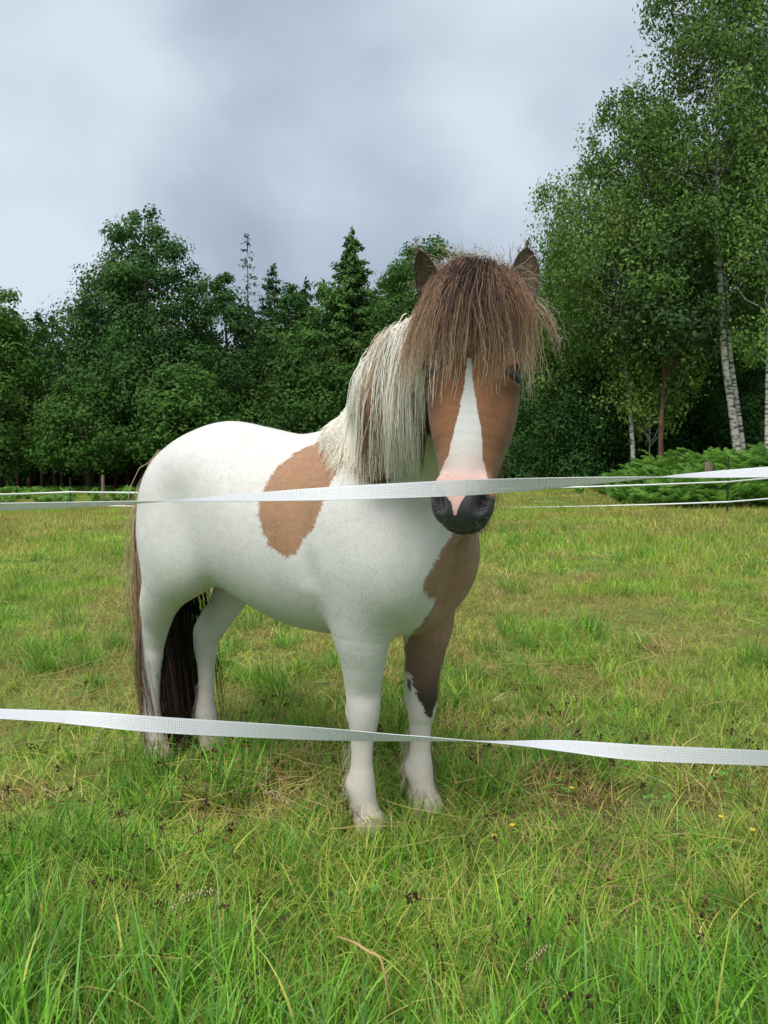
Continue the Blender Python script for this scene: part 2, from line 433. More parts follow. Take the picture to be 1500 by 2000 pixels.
# separate tussocks break the sward up: dry brown ones and dark green ones
def tussock(n, h0, h1, spread, pal, lean, droop, w0=.0016, w1=.0045):
    V, q, c = blades(n, h0, h1, w0, w1, spread * 2, lean, droop, pal, 5, 0.0, 0.0)
    return V, q, c
def tus_set(prefix, pals, hs, lean, droop):
    ms = []
    for k in range(6):
        r_ = np.random.default_rng(900 + k)
        V, q, c = tussock(110, hs[0], hs[1], 0.07, pals, lean, droop)
        ms.append(mesh_np('%s_%02d' % (prefix, k), V, [q], M_GRASSN, np.clip(c, 0.005, 0.8)))
    return mesh_variants(prefix, ms)
dry_t = tus_set('dry_tussock', [BR, ST2, ST, BR, Y1], (.05, .16), 1.3, 1.2)
grn_t = tus_set('green_tussock', [G1_, G2_, G2_, G4_, BLU], (.08, .20), .75, 1.3)
def strew(name, coll, n, d0, d1, thr, seed, smin_, smax_, zsc=1.0, **props):
    y = d0 * (d1 / d0) ** rng.random(n * 3); x = rng.uniform(-0.62, 0.62, n * 3) * y
    ok = (nz(x, y, 0.9, seed) + 0.5 * nz(x, y, 2.4, seed + 1) > thr) & clear_of_pony(x, y, 0.12)
    x, y = x[ok][:n], y[ok][:n]; m_ = len(x)
    s_ = rng.uniform(smin_, smax_, m_)
    scatter(name, coll, place(x, y), np.stack([rng.normal(size=m_) * .1, rng.normal(size=m_) * .1, rng.uniform(0, 6.283, m_)], -1), np.stack([s_, s_, s_ * zsc], -1), rng.integers(0, 6, m_), **props)
strew('dry_tussocks', dry_t, 250, 2.3, 13.0, 0.10, 51, 0.8, 1.6, zsc=0.6, label='flattened brown and straw-coloured grass tussocks in the pasture', category='grass', kind='stuff')
strew('green_tussocks', grn_t, 240, 1.9, 12.0, 0.05, 61, 0.7, 1.3, label='darker green grass tussocks dotted about the pasture', category='grass', kind='stuff')
# ================================================================ trees
M_LEAF = leaf_mat('tree_leaves', 0.30, 0.6, 0.10, None, 0.12)
M_NEEDLE = leaf_mat('conifer_needles', 0.12, 0.6, 0.2, None, 0.12)
def bark_mat(name, c0, c1, scale=(6, 6, 1.2)):
    m, n_, b = new_mat(name)
    tcn = n_.nodes.new('ShaderNodeTexCoord'); mp = n_.nodes.new('ShaderNodeMapping'); mp.inputs['Scale'].default_value = scale
    t = n_.nodes.new('ShaderNodeTexNoise'); t.inputs['Scale'].default_value = 3; t.inputs['Detail'].default_value = 6
    r = n_.nodes.new('ShaderNodeValToRGB'); r.color_ramp.elements[0].position = .35; r.color_ramp.elements[1].position = .65
    r.color_ramp.elements[0].color = (*c0, 1); r.color_ramp.elements[1].color = (*c1, 1)
    n_.links.new(tcn.outputs['Object'], mp.inputs[0]); n_.links.new(mp.outputs[0], t.inputs['Vector']); n_.links.new(t.outputs[0], r.inputs[0]); n_.links.new(r.outputs[0], b.inputs['Base Color'])
    bu = n_.nodes.new('ShaderNodeBump'); bu.inputs['Distance'].default_value = 0.03; n_.links.new(t.outputs[0], bu.inputs['Height']); n_.links.new(bu.outputs[0], b.inputs['Normal'])
    b.inputs['Roughness'].default_value = 0.9
    return m
M_BARK = bark_mat('grey_brown_bark', (0.05, 0.038, 0.028), (0.13, 0.10, 0.075))
M_PINE = bark_mat('reddish_pine_bark', (0.07, 0.035, 0.022), (0.22, 0.12, 0.075))
M_BIRCH = bark_mat('white_birch_bark', (0.075, 0.068, 0.058), (0.50, 0.48, 0.42), (1.6, 1.6, 5.0))
M_BIRCH.node_tree.nodes['Color Ramp'].color_ramp.elements[0].position = 0.40
M_BIRCH.node_tree.nodes['Color Ramp'].color_ramp.elements[1].position = 0.52

def leaf_quads(P_, size, out_dir, pal, r_, ratio=0.6, droop=0.0, ctint=None):
    n = len(P_)
    nrm = norm(out_dir + r_.normal(size=(n, 3)) * 0.38)
    a = norm(np.cross(nrm, r_.normal(size=(n, 3)))); a = norm(a + np.array([0, 0, -droop]))
    b = norm(np.cross(nrm, a))
    s = size * r_.uniform(0.6, 1.35, (n, 1))
    base = P_ - a * s * 0.5; tip_ = P_ + a * s * 0.5
    bend = nrm * s * 0.10
    V = np.stack([base, P_ + b * s * ratio * 0.5 + bend, tip_, P_ - b * s * ratio * 0.5 + bend], 1).reshape(-1, 3)
    q = np.arange(n * 4).reshape(-1, 4)
    pal = np.asarray(pal)
    c = pal[r_.choice(len(pal), n)] * r_.uniform(0.85, 1.15, (n, 1))
    if ctint is not None:
        c = c * ctint
    return V, q, np.repeat(np.clip(c, 0.004, 0.6), 4, 0)

def limb(P0, P1, r0, r1, sag, r_, n=7):
    t = np.linspace(0, 1, n)[:, None]
    P_ = P0 + (P1 - P0) * t
    P_[:, 2] += sag * np.sin(t[:, 0] * np.pi)
    P_[1:-1] += r_.normal(size=(n - 2, 3)) * 0.03 * np.linalg.norm(P1 - P0)
    return tube_np(P_, np.linspace(r0, r1, n), 5, False)

def merge(parts):
    V, Q_, T_, off = [], [], [], 0
    for p in parts:
        V.append(p[0]); Q_.append(np.asarray(p[1]).reshape(-1, 4) + off)
        if len(p) > 2 and len(p[2]): T_.append(p[2] + off)
        off += len(p[0])
    return np.vstack(V), np.vstack(Q_), (np.vstack(T_) if T_ else np.zeros((0, 3), int))

def broadleaf(seed, H, prof, trunk_r, ncl, nper, leaf, pal, bark, clr=(0.55, 1.1), trunk=None, flat=0.82, droop=0.1, inner=0.35, lump=0.25, second=None):
    """returns meshes trunk, limbs, crown; prof: rows of (height fraction, radius)"""
    r_ = np.random.default_rng(seed)
    prof = np.array(prof, float)
    if trunk is None:
        hz = np.linspace(0, 1, 9)
        trunk = np.stack([np.cumsum(r_.normal(size=9) * 0.012 * H * 0.25), np.cumsum(r_.normal(size=9) * 0.012 * H * 0.25), hz * H * 0.93], -1); trunk[0, :2] = 0
    trunk = catmull(trunk, 4)
    tz = trunk[:, 2]
    rad = trunk_r * np.clip(1 - (tz / (H * 0.97)) ** 0.8, 0.03, 1); rad[0] *= 1.35; rad[1] *= 1.12
    tparts = [tube_np(trunk, rad, 10)]
    if second is not None:
        s2 = catmull(second[0], 4)
        tparts.append(tube_np(s2, second[1] * np.clip(1 - np.linspace(0, 1, len(s2)) * 0.85, 0.08, 1), 9))
    def axis(z):
        return np.stack([np.interp(z, tz, trunk[:, 0]), np.interp(z, tz, trunk[:, 1]), z], -1)
    # clusters
    zf = np.interp(r_.random(ncl), np.cumsum(prof_w(prof)), np.linspace(prof[0, 0], prof[-1, 0], 60))
    R_ = np.interp(zf, prof[:, 0], prof[:, 1])
    az = r_.uniform(0, 2 * np.pi, ncl)
    rr = R_ * (inner + (1 - inner) * np.sqrt(r_.random(ncl))) * (1 + lump * vnoise(np.stack([np.cos(az) * 1.6, np.sin(az) * 1.6, zf * 6], -1) + seed, 3))
    cen = axis(zf * H) + np.stack([np.cos(az) * rr, np.sin(az) * rr, np.zeros(ncl)], -1)
    cr_ = r_.uniform(clr[0], clr[1], ncl) * np.clip(0.45 + R_ / prof[:, 1].max() * 0.7, 0.4, 1.1)
    k = np.repeat(np.arange(ncl), nper)
    dirs = norm(r_.normal(size=(len(k), 3)))
    u = r_.random(len(k)) ** 0.42 * np.clip(1 + 0.20 * r_.normal(size=len(k)), 0.3, 1.18)
    P_ = cen[k] + dirs * (u * cr_[k])[:, None] * np.array([1, 1, flat])
    P_[:, 2] -= droop * (1 - u) * cr_[k] * 0
    outd = norm(P_ - cen[k]) + np.array([0, 0, 0.5]) + 0.4 * norm(P_ - axis(P_[:, 2]))
    tint = r_.uniform(0.78, 1.25, (ncl, 1)) * np.array([1, 1, 1]) + r_.normal(size=(ncl, 1)) * np.array([0.08, 0.0, 0.03])
    okz = P_[:, 2] > 0.1
    V, q, c = leaf_quads(P_[okz], leaf, outd[okz], pal, r_, 0.62, droop, tint[k][okz])
    # limbs to a share of the clusters
    nl = min(ncl, 46)
    lp = []
    for i in r_.choice(ncl, nl, replace=False):
        z0 = max(0.12 * H, cen[i, 2] - (0.35 + 0.5 * r_.random()) * np.hypot(*(cen[i, :2] - axis(cen[i:i + 1, 2])[0, :2])) - 0.3)
        z0 = min(z0, H * 0.9)
        a0 = axis(np.array([z0]))[0]
        rb = np.interp(z0, tz, rad) * 0.45
        lp.append(limb(a0, cen[i], max(rb, 0.015), 0.008, 0.08 * np.linalg.norm(cen[i] - a0), r_))
    tm_ = merge(tparts); lm = merge(lp)
    return (mesh_np('trunk', tm_[0], [tm_[1], tm_[2]], bark), mesh_np('limbs', lm[0], [lm[1]], bark), mesh_np('crown', V, [q], M_LEAF, c, smooth=False))
def prof_w(prof):
    z = np.linspace(prof[0, 0], prof[-1, 0], 60)
    w = np.interp(z, prof[:, 0], prof[:, 1]) ** 1.5 + 0.02
    return w / w.sum()

def conifer(seed, H, R, z0, trunk_r, whorls, nb, pal, bark, leaf=0.22, dens=1.0, tipbare=0.0):
    r_ = np.random.default_rng(seed)
    tz = np.linspace(0, H, 12); trunk = np.stack([r_.normal(size=12) * 0.04, r_.normal(size=12) * 0.04, tz], -1)
    rad = trunk_r * np.clip(1 - tz / H, 0.04, 1)
    tm_ = tube_np(trunk, rad, 9)
    lp, LP, LD = [], [], []
    for w in range(whorls):
        f = w / (whorls - 1)
        z = z0 + (H - z0) * f ** 0.92
        Rw = R * (1 - f) ** 0.85 * r_.uniform(0.75, 1.15) + 0.12
        for b in range(nb):
            az = r_.uniform(0, 2 * np.pi); L = Rw * r_.uniform(0.6, 1.15)
            p0 = np.array([0, 0, z + r_.normal() * 0.12]); p1 = p0 + np.array([math.cos(az) * L, math.sin(az) * L, -0.22 * L + 0.25 * f * L])
            if L > 0.4: lp.append(limb(p0, p1, 0.025 * (1 - f) + 0.008, 0.005, -0.04 * L, r_, 5))
            n = int(max(3, L * 34 * dens * (1 if f < 1 - tipbare else 0.12)))
            t = r_.random(n) ** 0.7
            pp = p0 + (p1 - p0) * t[:, None]
            pp += r_.normal(size=(n, 3)) * np.array([0.13, 0.13, 0.07]) * (0.4 + L * 0.35)
            pp[:, 2] -= 0.10 * r_.random(n)
            LP.append(pp); LD.append(np.tile(np.array([math.cos(az) * 0.5, math.sin(az) * 0.5, 0.6]), (n, 1)))
    LP = np.vstack(LP); LD = np.vstack(LD)
    V, q, c = leaf_quads(LP, leaf, LD, pal, r_, 0.38, 0.35)
    lm = merge(lp)
    return (mesh_np('trunk', tm_[0], [tm_[1], tm_[2]], bark), mesh_np('limbs', lm[0], [lm[1]], bark), mesh_np('crown', V, [q], M_NEEDLE, c, smooth=False))

def plant_tree(name, meshes, px, depth, label, cat, group=None, rot=None, scale=1.0, sink=0.05, xy=None):
    """stand a tree on the terrain where the photo shows it; copies share mesh data"""
    if xy is None:
        p = at(px, 940, depth); x, y = p[0], p[1]
    else:
        x, y = xy
    root = link(name, None, label=label, category=cat)
    if group: root['group'] = group
    root.location = (x, y, float(terrain(np.array([x]), np.array([y]))[0]) - sink)
    root.rotation_euler = (0, 0, rng.uniform(0, 6.283) if rot is None else rot)
    root.scale = (scale,) * 3 if np.ndim(scale) == 0 else scale
    for nm, me in zip(('trunk', 'limbs', 'crown'), meshes):
        if me is not None:
            link(nm, me, root, **({'kind': 'stuff'} if nm == 'limbs' else {}))
    return root
def top_h(py, depth, px=750):
    """height above its foot of something whose top shows at photo row py"""
    p = at(px, py, depth)
    return p[2] - float(terrain(np.array([p[0]]), np.array([p[1]]))[0])

OAK = [(0.056, 0.128, 0.030), (0.066, 0.146, 0.034), (0.046, 0.110, 0.030)]
OAKL = [(0.105, 0.220, 0.040), (0.125, 0.240, 0.042), (0.085, 0.185, 0.038)]
BIR = [(0.125, 0.225, 0.048), (0.155, 0.260, 0.052), (0.095, 0.185, 0.044)]
SPR = [(0.062, 0.120, 0.042), (0.050, 0.102, 0.038), (0.076, 0.138, 0.044)]
LAR = [(0.090, 0.195, 0.038), (0.108, 0.215, 0.040), (0.070, 0.160, 0.036)]
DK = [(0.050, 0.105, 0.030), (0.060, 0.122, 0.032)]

# ---- left wood
H = top_h(392, 38, 300)
oak = broadleaf(11, H, [(0.12, 3.2), (0.20, 4.9), (0.32, 5.2), (0.45, 4.6), (0.60, 3.7), (0.75, 2.6), (0.88, 1.55), (0.97, 0.5)], 0.42, 560, 135, 0.185, OAK, M_BARK, (0.55, 1.15), inner=0.12, lump=0.38)
plant_tree('oak_tree', oak, 288, 38, 'tallest dark green broadleaf tree at the left of the wood', 'tree', 'trees along the far side of the field', rot=0.6)
H = top_h(560, 38, 5)
ash = broadleaf(12, H, [(0.10, 1.6), (0.25, 2.8), (0.5, 2.9), (0.75, 2.0), (0.95, 0.7)], 0.2, 210, 110, 0.19, OAKL, M_BARK, (0.55, 1.0), inner=0.25, lump=0.35)
plant_tree('broadleaf_tree', ash, 0, 36, 'pale green broadleaf tree cut by the left edge of the picture', 'tree', 'trees along the far side of the field')
H = top_h(520, 39, 440)
oak2 = broadleaf(13, H, [(0.08, 2.2), (0.3, 2.6), (0.6, 2.0), (0.85, 1.1), (0.97, 0.4)], 0.25, 230, 120, 0.19, OAK, M_BARK, (0.5, 0.95), inner=0.3, lump=0.3)
plant_tree('broadleaf_tree', oak2, 448, 40, 'dark broadleaf tree joined to the right flank of the tallest dark tree', 'tree', 'trees along the far side of the field')
low = broadleaf(14, 5.4, [(0.24, 1.6), (0.4, 2.3), (0.6, 1.9), (0.9, 0.8)], 0.12, 110, 110, 0.16, [(0.075, 0.170, 0.032), (0.092, 0.190, 0.034), (0.060, 0.145, 0.030)], M_BARK, (0.45, 0.85), inner=0.2, lump=0.3)
plant_tree('young_oak', low, 175, 33.5, 'low fresh green oak in front of the tallest dark tree, left side', 'tree', scale=1.0)
plant_tree('young_oak', low, 370, 34, 'low fresh green oak in front of the tallest dark tree, right side', 'tree', rot=2.2, scale=1.12)
dsp = conifer(21, top_h(468, 43, 487), 2.0, 2.0, 0.14, 26, 5, SPR, M_PINE, 0.26, 0.9, 0.34)
plant_tree('spruce_tree', dsp, 487, 43, 'spruce with a thin bare pointed top above the dark trees', 'tree', 'trees along the far side of the field')
sp1 = conifer(22, top_h(528, 46, 540), 3.0, 2.4, 0.18, 26, 7, SPR, M_PINE, 0.30, 1.0)
sp2 = conifer(23, top_h(545, 46, 600), 2.9, 2.6, 0.17, 24, 7, SPR, M_PINE, 0.30, 1.0)
plant_tree('spruce_tree', sp1, 538, 46, 'blue-green spruce just right of the bare-topped one', 'tree', 'trees along the far side of the field')
plant_tree('spruce_tree', sp2, 600, 47, 'smaller spruce between the blue-green spruce and the pale pointed larch', 'tree', 'trees along the far side of the field')
lar = conifer(24, top_h(463, 40, 690), 4.0, 0.9, 0.2, 42, 11, LAR, M_PINE, 0.26, 1.35)
plant_tree('larch_tree', lar, 690, 40, 'fresh green pointed larch left of the pony\'s mane', 'tree', 'trees along the far side of the field')
oak3 = broadleaf(15, top_h(640, 36, 620), [(0.05, 2.6), (0.3, 3.0), (0.6, 2.4), (0.85, 1.4), (0.97, 0.4)], 0.2, 240, 120, 0.18, [(0.066, 0.150, 0.032), (0.080, 0.170, 0.034)], M_BARK, (0.5, 0.95), inner=0.25)
plant_tree('broadleaf_tree', oak3, 600, 36.5, 'lower broadleaf tree standing behind the pony\'s back', 'tree', 'trees along the far side of the field')
oak4 = broadleaf(16, top_h(458, 38, 840), [(0.06, 2.6), (0.3, 3.6), (0.6, 3.3), (0.85, 2.0), (0.97, 0.6)], 0.3, 340, 130, 0.19, [(0.078, 0.170, 0.034), (0.094, 0.190, 0.034), (0.062, 0.145, 0.032)], M_BARK, (0.55, 1.05), inner=0.25, lump=0.3)
plant_tree('broadleaf_tree', oak4, 840, 38, 'rounded green broadleaf tree directly behind the pony\'s ears', 'tree', 'trees along the far side of the field')
plant_tree('broadleaf_tree', oak3, 985, 34, 'broadleaf tree hidden mostly by the pony\'s head', 'tree', 'trees along the far side of the field', rot=1.1, scale=1.05)
plant_tree('broadleaf_tree', oak2, 565, 44, 'dark broadleaf tree filling between the two small spruces', 'tree', 'trees along the far side of the field', rot=0.4, scale=(1.2, 1.2, 1.02))
plant_tree('broadleaf_tree', oak3, 655, 43, 'green broadleaf tree at the left foot of the pale larch', 'tree', 'trees along the far side of the field', rot=2.4, scale=(1.25, 1.25, 1.5))
plant_tree('broadleaf_tree', oak3, 760, 43, 'green broadleaf tree at the right foot of the pale larch', 'tree', 'trees along the far side of the field', rot=4.0, scale=(1.2, 1.2, 1.55))
# second row: dark background trees and bare-stemmed spruces
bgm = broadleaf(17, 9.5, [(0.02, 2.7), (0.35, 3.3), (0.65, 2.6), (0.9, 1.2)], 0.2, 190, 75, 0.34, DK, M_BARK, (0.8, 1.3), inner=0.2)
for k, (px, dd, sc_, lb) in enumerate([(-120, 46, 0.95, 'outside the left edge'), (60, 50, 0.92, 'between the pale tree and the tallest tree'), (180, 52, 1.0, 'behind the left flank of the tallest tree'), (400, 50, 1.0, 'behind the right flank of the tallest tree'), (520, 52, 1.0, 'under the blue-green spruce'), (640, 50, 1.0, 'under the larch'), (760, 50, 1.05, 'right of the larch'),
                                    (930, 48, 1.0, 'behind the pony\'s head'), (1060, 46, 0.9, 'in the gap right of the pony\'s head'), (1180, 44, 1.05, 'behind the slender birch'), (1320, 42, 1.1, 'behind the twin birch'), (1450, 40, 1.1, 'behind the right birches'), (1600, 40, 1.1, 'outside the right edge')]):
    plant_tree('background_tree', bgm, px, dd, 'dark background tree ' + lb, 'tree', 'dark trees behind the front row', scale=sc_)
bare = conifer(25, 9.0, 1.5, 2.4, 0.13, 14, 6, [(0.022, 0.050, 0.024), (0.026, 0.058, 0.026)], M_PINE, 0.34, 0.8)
words_ = ['first', 'second', 'third', 'fourth', 'fifth', 'sixth', 'seventh', 'eighth', 'ninth', 'tenth', 'eleventh', 'twelfth']
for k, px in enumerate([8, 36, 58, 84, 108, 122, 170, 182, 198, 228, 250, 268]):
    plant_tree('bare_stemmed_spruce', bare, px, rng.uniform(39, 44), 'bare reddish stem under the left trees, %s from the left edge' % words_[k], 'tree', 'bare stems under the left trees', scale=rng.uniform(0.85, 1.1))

# ---- right: birches
def stem(points, depth, extra=None):
    b0 = at(points[0][0], points[0][1], depth)
    g = float(terrain(np.array([b0[0]]), np.array([b0[1]]))[0])
    P_ = np.array([at(px, py, depth) for px, py in points])
    P_ -= np.array([b0[0], b0[1], g]); P_ = P_[P_[:, 2] > 0.05]
    return np.vstack([[(P_[0, 0] + 0.02, 0, 0)], P_]), (b0[0], b0[1])
DB = 20.0
st1, xy1 = stem([(1443, 905), (1430, 800), (1415, 690), (1408, 560), (1400, 450), (1403, 300), (1398, 140), (1394, -40), (1392, -200)], DB)
st2, xy2 = stem([(1460, 900), (1445, 780), (1432, 680), (1424, 560), (1416, 500), (1409, 440), (1406, 380)], DB)
st2 = st2 + np.array([xy2[0] - xy1[0], 0.18, 0])
Hb = st1[-1, 2]
pendr = [(0.30, 1.3), (0.42, 2.2), (0.55, 2.4), (0.68, 2.0), (0.80, 1.7), (0.92, 1.1), (1.0, 0.4)]
def birch(seed, H, prof, trunk, tr, ncl, nper, second=None, leaf=0.100, pal=BIR):
    return broadleaf(seed, H, prof, tr, ncl, nper, leaf, pal, M_BIRCH, (0.32, 0.75), trunk=trunk, flat=1.15, droop=0.8, inner=0.15, lump=0.45, second=second)
b1 = birch(31, Hb, [(0.40, 0.9), (0.50, 1.9), (0.62, 2.1), (0.72, 1.7), (0.82, 1.7), (0.93, 1.1), (1.0, 0.4)], st1, 0.120, 200, 150, (st2, 0.09))
plant_tree('birch_tree', b1, 0, 0, 'tall twin-stemmed white birch at the right edge of the field', 'tree', 'birches at the right', rot=0, xy=xy1)
st3, xy3 = stem([(1239, 940), (1234, 840), (1228, 760), (1219, 680), (1214, 600), (1212, 480), (1216, 360), (1222, 250), (1226, 170)], 21.5)
b3 = birch(32, st3[-1, 2], [(0.34, 0.8), (0.45, 2.0), (0.58, 2.4), (0.75, 1.9), (0.9, 1.2), (1.0, 0.5)], st3, 0.075, 230, 140)
plant_tree('birch_tree', b3, 0, 0, 'slender leaning white birch left of the brown pine stem', 'tree', 'birches at the right', rot=0, xy=xy3)
Hx = top_h(270, 25, 1150)
b4 = birch(33, Hx, [(0.10, 1.3), (0.28, 2.2), (0.5, 2.5), (0.72, 2.0), (0.9, 1.1), (1.0, 0.4)], None, 0.08, 270, 140)
plant_tree('birch_tree', b4, 1165, 25.5, 'leafy birch nearest the pony\'s head on the right', 'tree', 'birches at the right')
plant_tree('birch_tree', b4, 1105, 26.5, 'lowest leafy birch at the left end of the right trees', 'tree', 'birches at the right', rot=2.0, scale=(0.85, 0.85, 0.80))
plant_tree('birch_tree', b4, 1310, 27, 'full birch crown between the slender and the twin birch', 'tree', 'birches at the right', rot=3.3, scale=(1.1, 1.1, 1.22))
plant_tree('birch_tree', b3, 1480, 23, 'birch crown right behind the twin birch', 'tree', 'birches at the right', rot=2.6, scale=(1.0, 1.0, 1.15))
st5, xy5 = stem([(1499, 900), (1501, 700), (1507, 400), (1503, 100), (1500, -150)], 19)
b5 = birch(34, st5[-1, 2], [(0.25, 1.0), (0.4, 1.7), (0.6, 1.8), (0.8, 1.6), (1.0, 0.5)], st5, 0.085, 150, 140)
plant_tree('birch_tree', b5, 0, 0, 'white birch stem cut by the right edge of the picture', 'tree', 'birches at the right', rot=0, xy=xy5)
pine = broadleaf(35, top_h(430, 21, 1290), [(0.46, 0.8), (0.6, 1.6), (0.85, 1.3), (1.0, 0.4)], 0.095, 90, 80, 0.13, SPR, M_PINE, (0.4, 0.8), flat=0.7, inner=0.2)
plant_tree('pine_tree', pine, 1290, 21, 'pine with a straight reddish brown stem between the birches', 'tree')
# understorey
bush = broadleaf(41, 4.6, [(0.03, 1.3), (0.25, 1.9), (0.6, 1.6), (0.95, 0.5)], 0.05, 120, 130, 0.11, [(0.056, 0.140, 0.034), (0.070, 0.160, 0.034), (0.046, 0.118, 0.036)], M_BARK, (0.35, 0.7), inner=0.15, lump=0.35)
for px, dd, sc_, lb in [(1075, 25.5, 1.0, 'green bush just right of the pony\'s cheek'), (1150, 24.8, 0.9, 'bush left of the slender birch'), (1215, 27, 1.05, 'bush behind the slender birch'), (1340, 26, 1.0, 'dark bush right of the pine stem'), (1420, 25, 1.0, 'dark bush behind the bracken under the twin birch'),
                        (1490, 23, 0.9, 'dark bush at the right edge behind the bracken'), (1020, 30, 1.0, 'dark bush behind the pony\'s cheek'), (900, 33, 1.0, 'bush behind the pony\'s muzzle'), (1560, 24, 1.0, 'bush outside the right edge')]:
    plant_tree('bush', bush, px, dd, lb, 'bush', 'bushes under the right trees', scale=sc_)
fresh = birch(42, top_h(610, 21.5, 1290), [(0.34, 0.5), (0.5, 1.1), (0.7, 1.3), (0.85, 1.4), (1.0, 0.7)], None, 0.022, 105, 80, leaf=0.11, pal=[(0.17, 0.28, 0.06), (0.20, 0.31, 0.065)])
plant_tree('young_birch', fresh, 1268, 21.9, 'young pale green birch reaching across the pine stem', 'tree')
ords = words_ + ['thirteenth', 'fourteenth', 'fifteenth', 'sixteenth', 'seventeenth', 'eighteenth', 'nineteenth', 'twentieth', 'twenty-first']
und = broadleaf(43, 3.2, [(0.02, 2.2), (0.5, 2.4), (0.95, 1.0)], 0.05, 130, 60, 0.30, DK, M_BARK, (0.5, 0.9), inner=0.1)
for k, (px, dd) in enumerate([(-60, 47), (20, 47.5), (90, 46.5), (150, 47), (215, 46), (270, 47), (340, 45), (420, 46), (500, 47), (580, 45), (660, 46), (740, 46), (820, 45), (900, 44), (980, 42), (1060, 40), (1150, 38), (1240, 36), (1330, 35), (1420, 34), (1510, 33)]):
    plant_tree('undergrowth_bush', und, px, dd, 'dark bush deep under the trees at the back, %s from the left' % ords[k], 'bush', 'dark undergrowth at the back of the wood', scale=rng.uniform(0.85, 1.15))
# ================================================================ the fence at the far side of the field
m_post, _, pb = new_mat('dark_green_plastic'); pb.inputs['Base Color'].default_value = (0.010, 0.022, 0.018, 1); pb.inputs['Roughness'].default_value = 0.5
m_wood = bark_mat('weathered_wood', (0.14, 0.10, 0.07), (0.34, 0.26, 0.19), (9, 9, 1.5))
def fence_post(px, py_base, depth, h, label):
    p = at(px, py_base, depth)
    g = float(terrain(p[0:1], p[1:2])[0])
    root = link('fence_post', None, label=label, category='fence post', group='dark plastic posts of the far fence')
    root.location = (p[0], p[1], g)
    P_ = np.array([(0, 0, -0.15), (0, 0, 0.02), (0.002, 0, h * 0.5), (0.004, 0, h - 0.02), (0.004, 0, h)])
    V, q, t = tube_np(P_, np.array([0.006, 0.019, 0.019, 0.017, 0.010]), 8)
    link('stake', mesh_np('stake', V, [q, t], m_post), root)
    # foot step and tape clips
    V, q, t = tube_np(np.array([(-0.01, 0, 0.06), (0.09, 0, 0.05), (0.11, 0, 0.055)]), np.array([0.010, 0.009, 0.007]), 6)
    link('foot_step', mesh_np('foot_step', V, [q, t], m_post), root)
    for zc_ in (0.30, 0.80):
        an = np.linspace(0.3, 5.6, 12)
        V, q, t = tube_np(np.stack([0.03 * np.cos(an), -0.02 + 0.0 * an, zc_ * h / 1.1 + 0.03 * np.sin(an)], -1), np.full(12, 0.006), 5)
        link('tape_clip', mesh_np('tape_clip', V, [q, t], m_post), root)
    return np.array((p[0], p[1], g))
A_ = fence_post(1420, 1002, 15.2, 1.12, 'dark green plastic fence post in front of the bracken')
B_ = fence_post(138, 998, 25.5, 1.08, 'dark plastic fence post at the far left of the field')
c_ = at(1900, 1003, 18.5); c_[2] = terrain(c_[0:1], c_[1:2])[0]
d_ = at(-260, 1000, 24.0); d_[2] = terrain(d_[0:1], d_[1:2])[0]
m_ft, ftn, ftb = new_mat('white_tape_plain'); ftb.inputs['Base Color'].default_value = (0.80, 0.82, 0.80, 1); ftb.inputs['Roughness'].default_value = 0.5
def far_tape(a, b, z0, z1, sag, w, label):
    n = 40
    t = np.linspace(0, 1, n)
    P_ = a + (b - a) * t[:, None]
    P_[:, 2] = (a[2] + z0) * (1 - t) + (b[2] + z1) * t - sag * 4 * t * (1 - t)
    tw = 0.35 * np.sin(t * 9 + z0 * 7)
    up = np.stack([np.zeros(n), np.sin(tw), np.cos(tw)], -1) * w / 2
    th = np.array([0, 0.0008, 0.0])
    V = np.stack([P_ - up - th, P_ + up - th, P_ + up + th, P_ - up + th], 1).reshape(-1, 3)
    V = V - np.array([0, 0.028, 0])
    i = np.arange(n - 1)[:, None] * 4; j = np.arange(4)[None]
    q = np.stack([i + j, i + (j + 1) % 4, i + 4 + (j + 1) % 4, i + 4 + j], -1).reshape(-1, 4)
    link('far_fence_tape', mesh_np('far_fence_tape', V, [q], m_ft), label=label, category='fence tape', group='tapes of the far fence')
# tape runs: at the right post the tapes cross at rows 940 and 980, at the left post at 961 and 986
zr_u, zr_l = at(1420, 941, 15.2)[2] - A_[2], at(1420, 980, 15.2)[2] - A_[2]
zl_u, zl_l = at(138, 961, 25.5)[2] - B_[2], at(138, 986, 25.5)[2] - B_[2]
# a middle corner behind the pony
M_ = at(760, 1000, 19.5); M_[2] = terrain(M_[0:1], M_[1:2])[0]
fence_post(758, 1000, 19.55, 1.1, 'dark plastic fence post hidden behind the pony')
zm_u, zm_l = at(760, 958, 19.5)[2] - M_[2], at(760, 991, 19.5)[2] - M_[2]
far_tape(M_, A_, zm_u, zr_u, 0.03, 0.036, 'upper far tape between the pony\'s head and the right post')
far_tape(M_, A_, zm_l, zr_l, 0.05, 0.030, 'lower far tape between the pony\'s head and the right post')
far_tape(A_, c_, zr_u, 0.80, 0.03, 0.036, 'upper far tape right of the right post')
far_tape(A_, c_, zr_l, 0.36, 0.06, 0.030, 'lower far tape right of the right post')
far_tape(d_, B_, 0.62, zl_u, 0.05, 0.062, 'upper far tape left of the left post')
far_tape(B_, M_, zl_u, zm_u, 0.04, 0.062, 'upper far tape between the left post and the pony')
far_tape(d_, B_, 0.22, zl_l, 0.03, 0.05, 'lower far tape left of the left post')
far_tape(B_, M_, zl_l, zm_l, 0.04, 0.05, 'lower far tape between the left post and the pony')
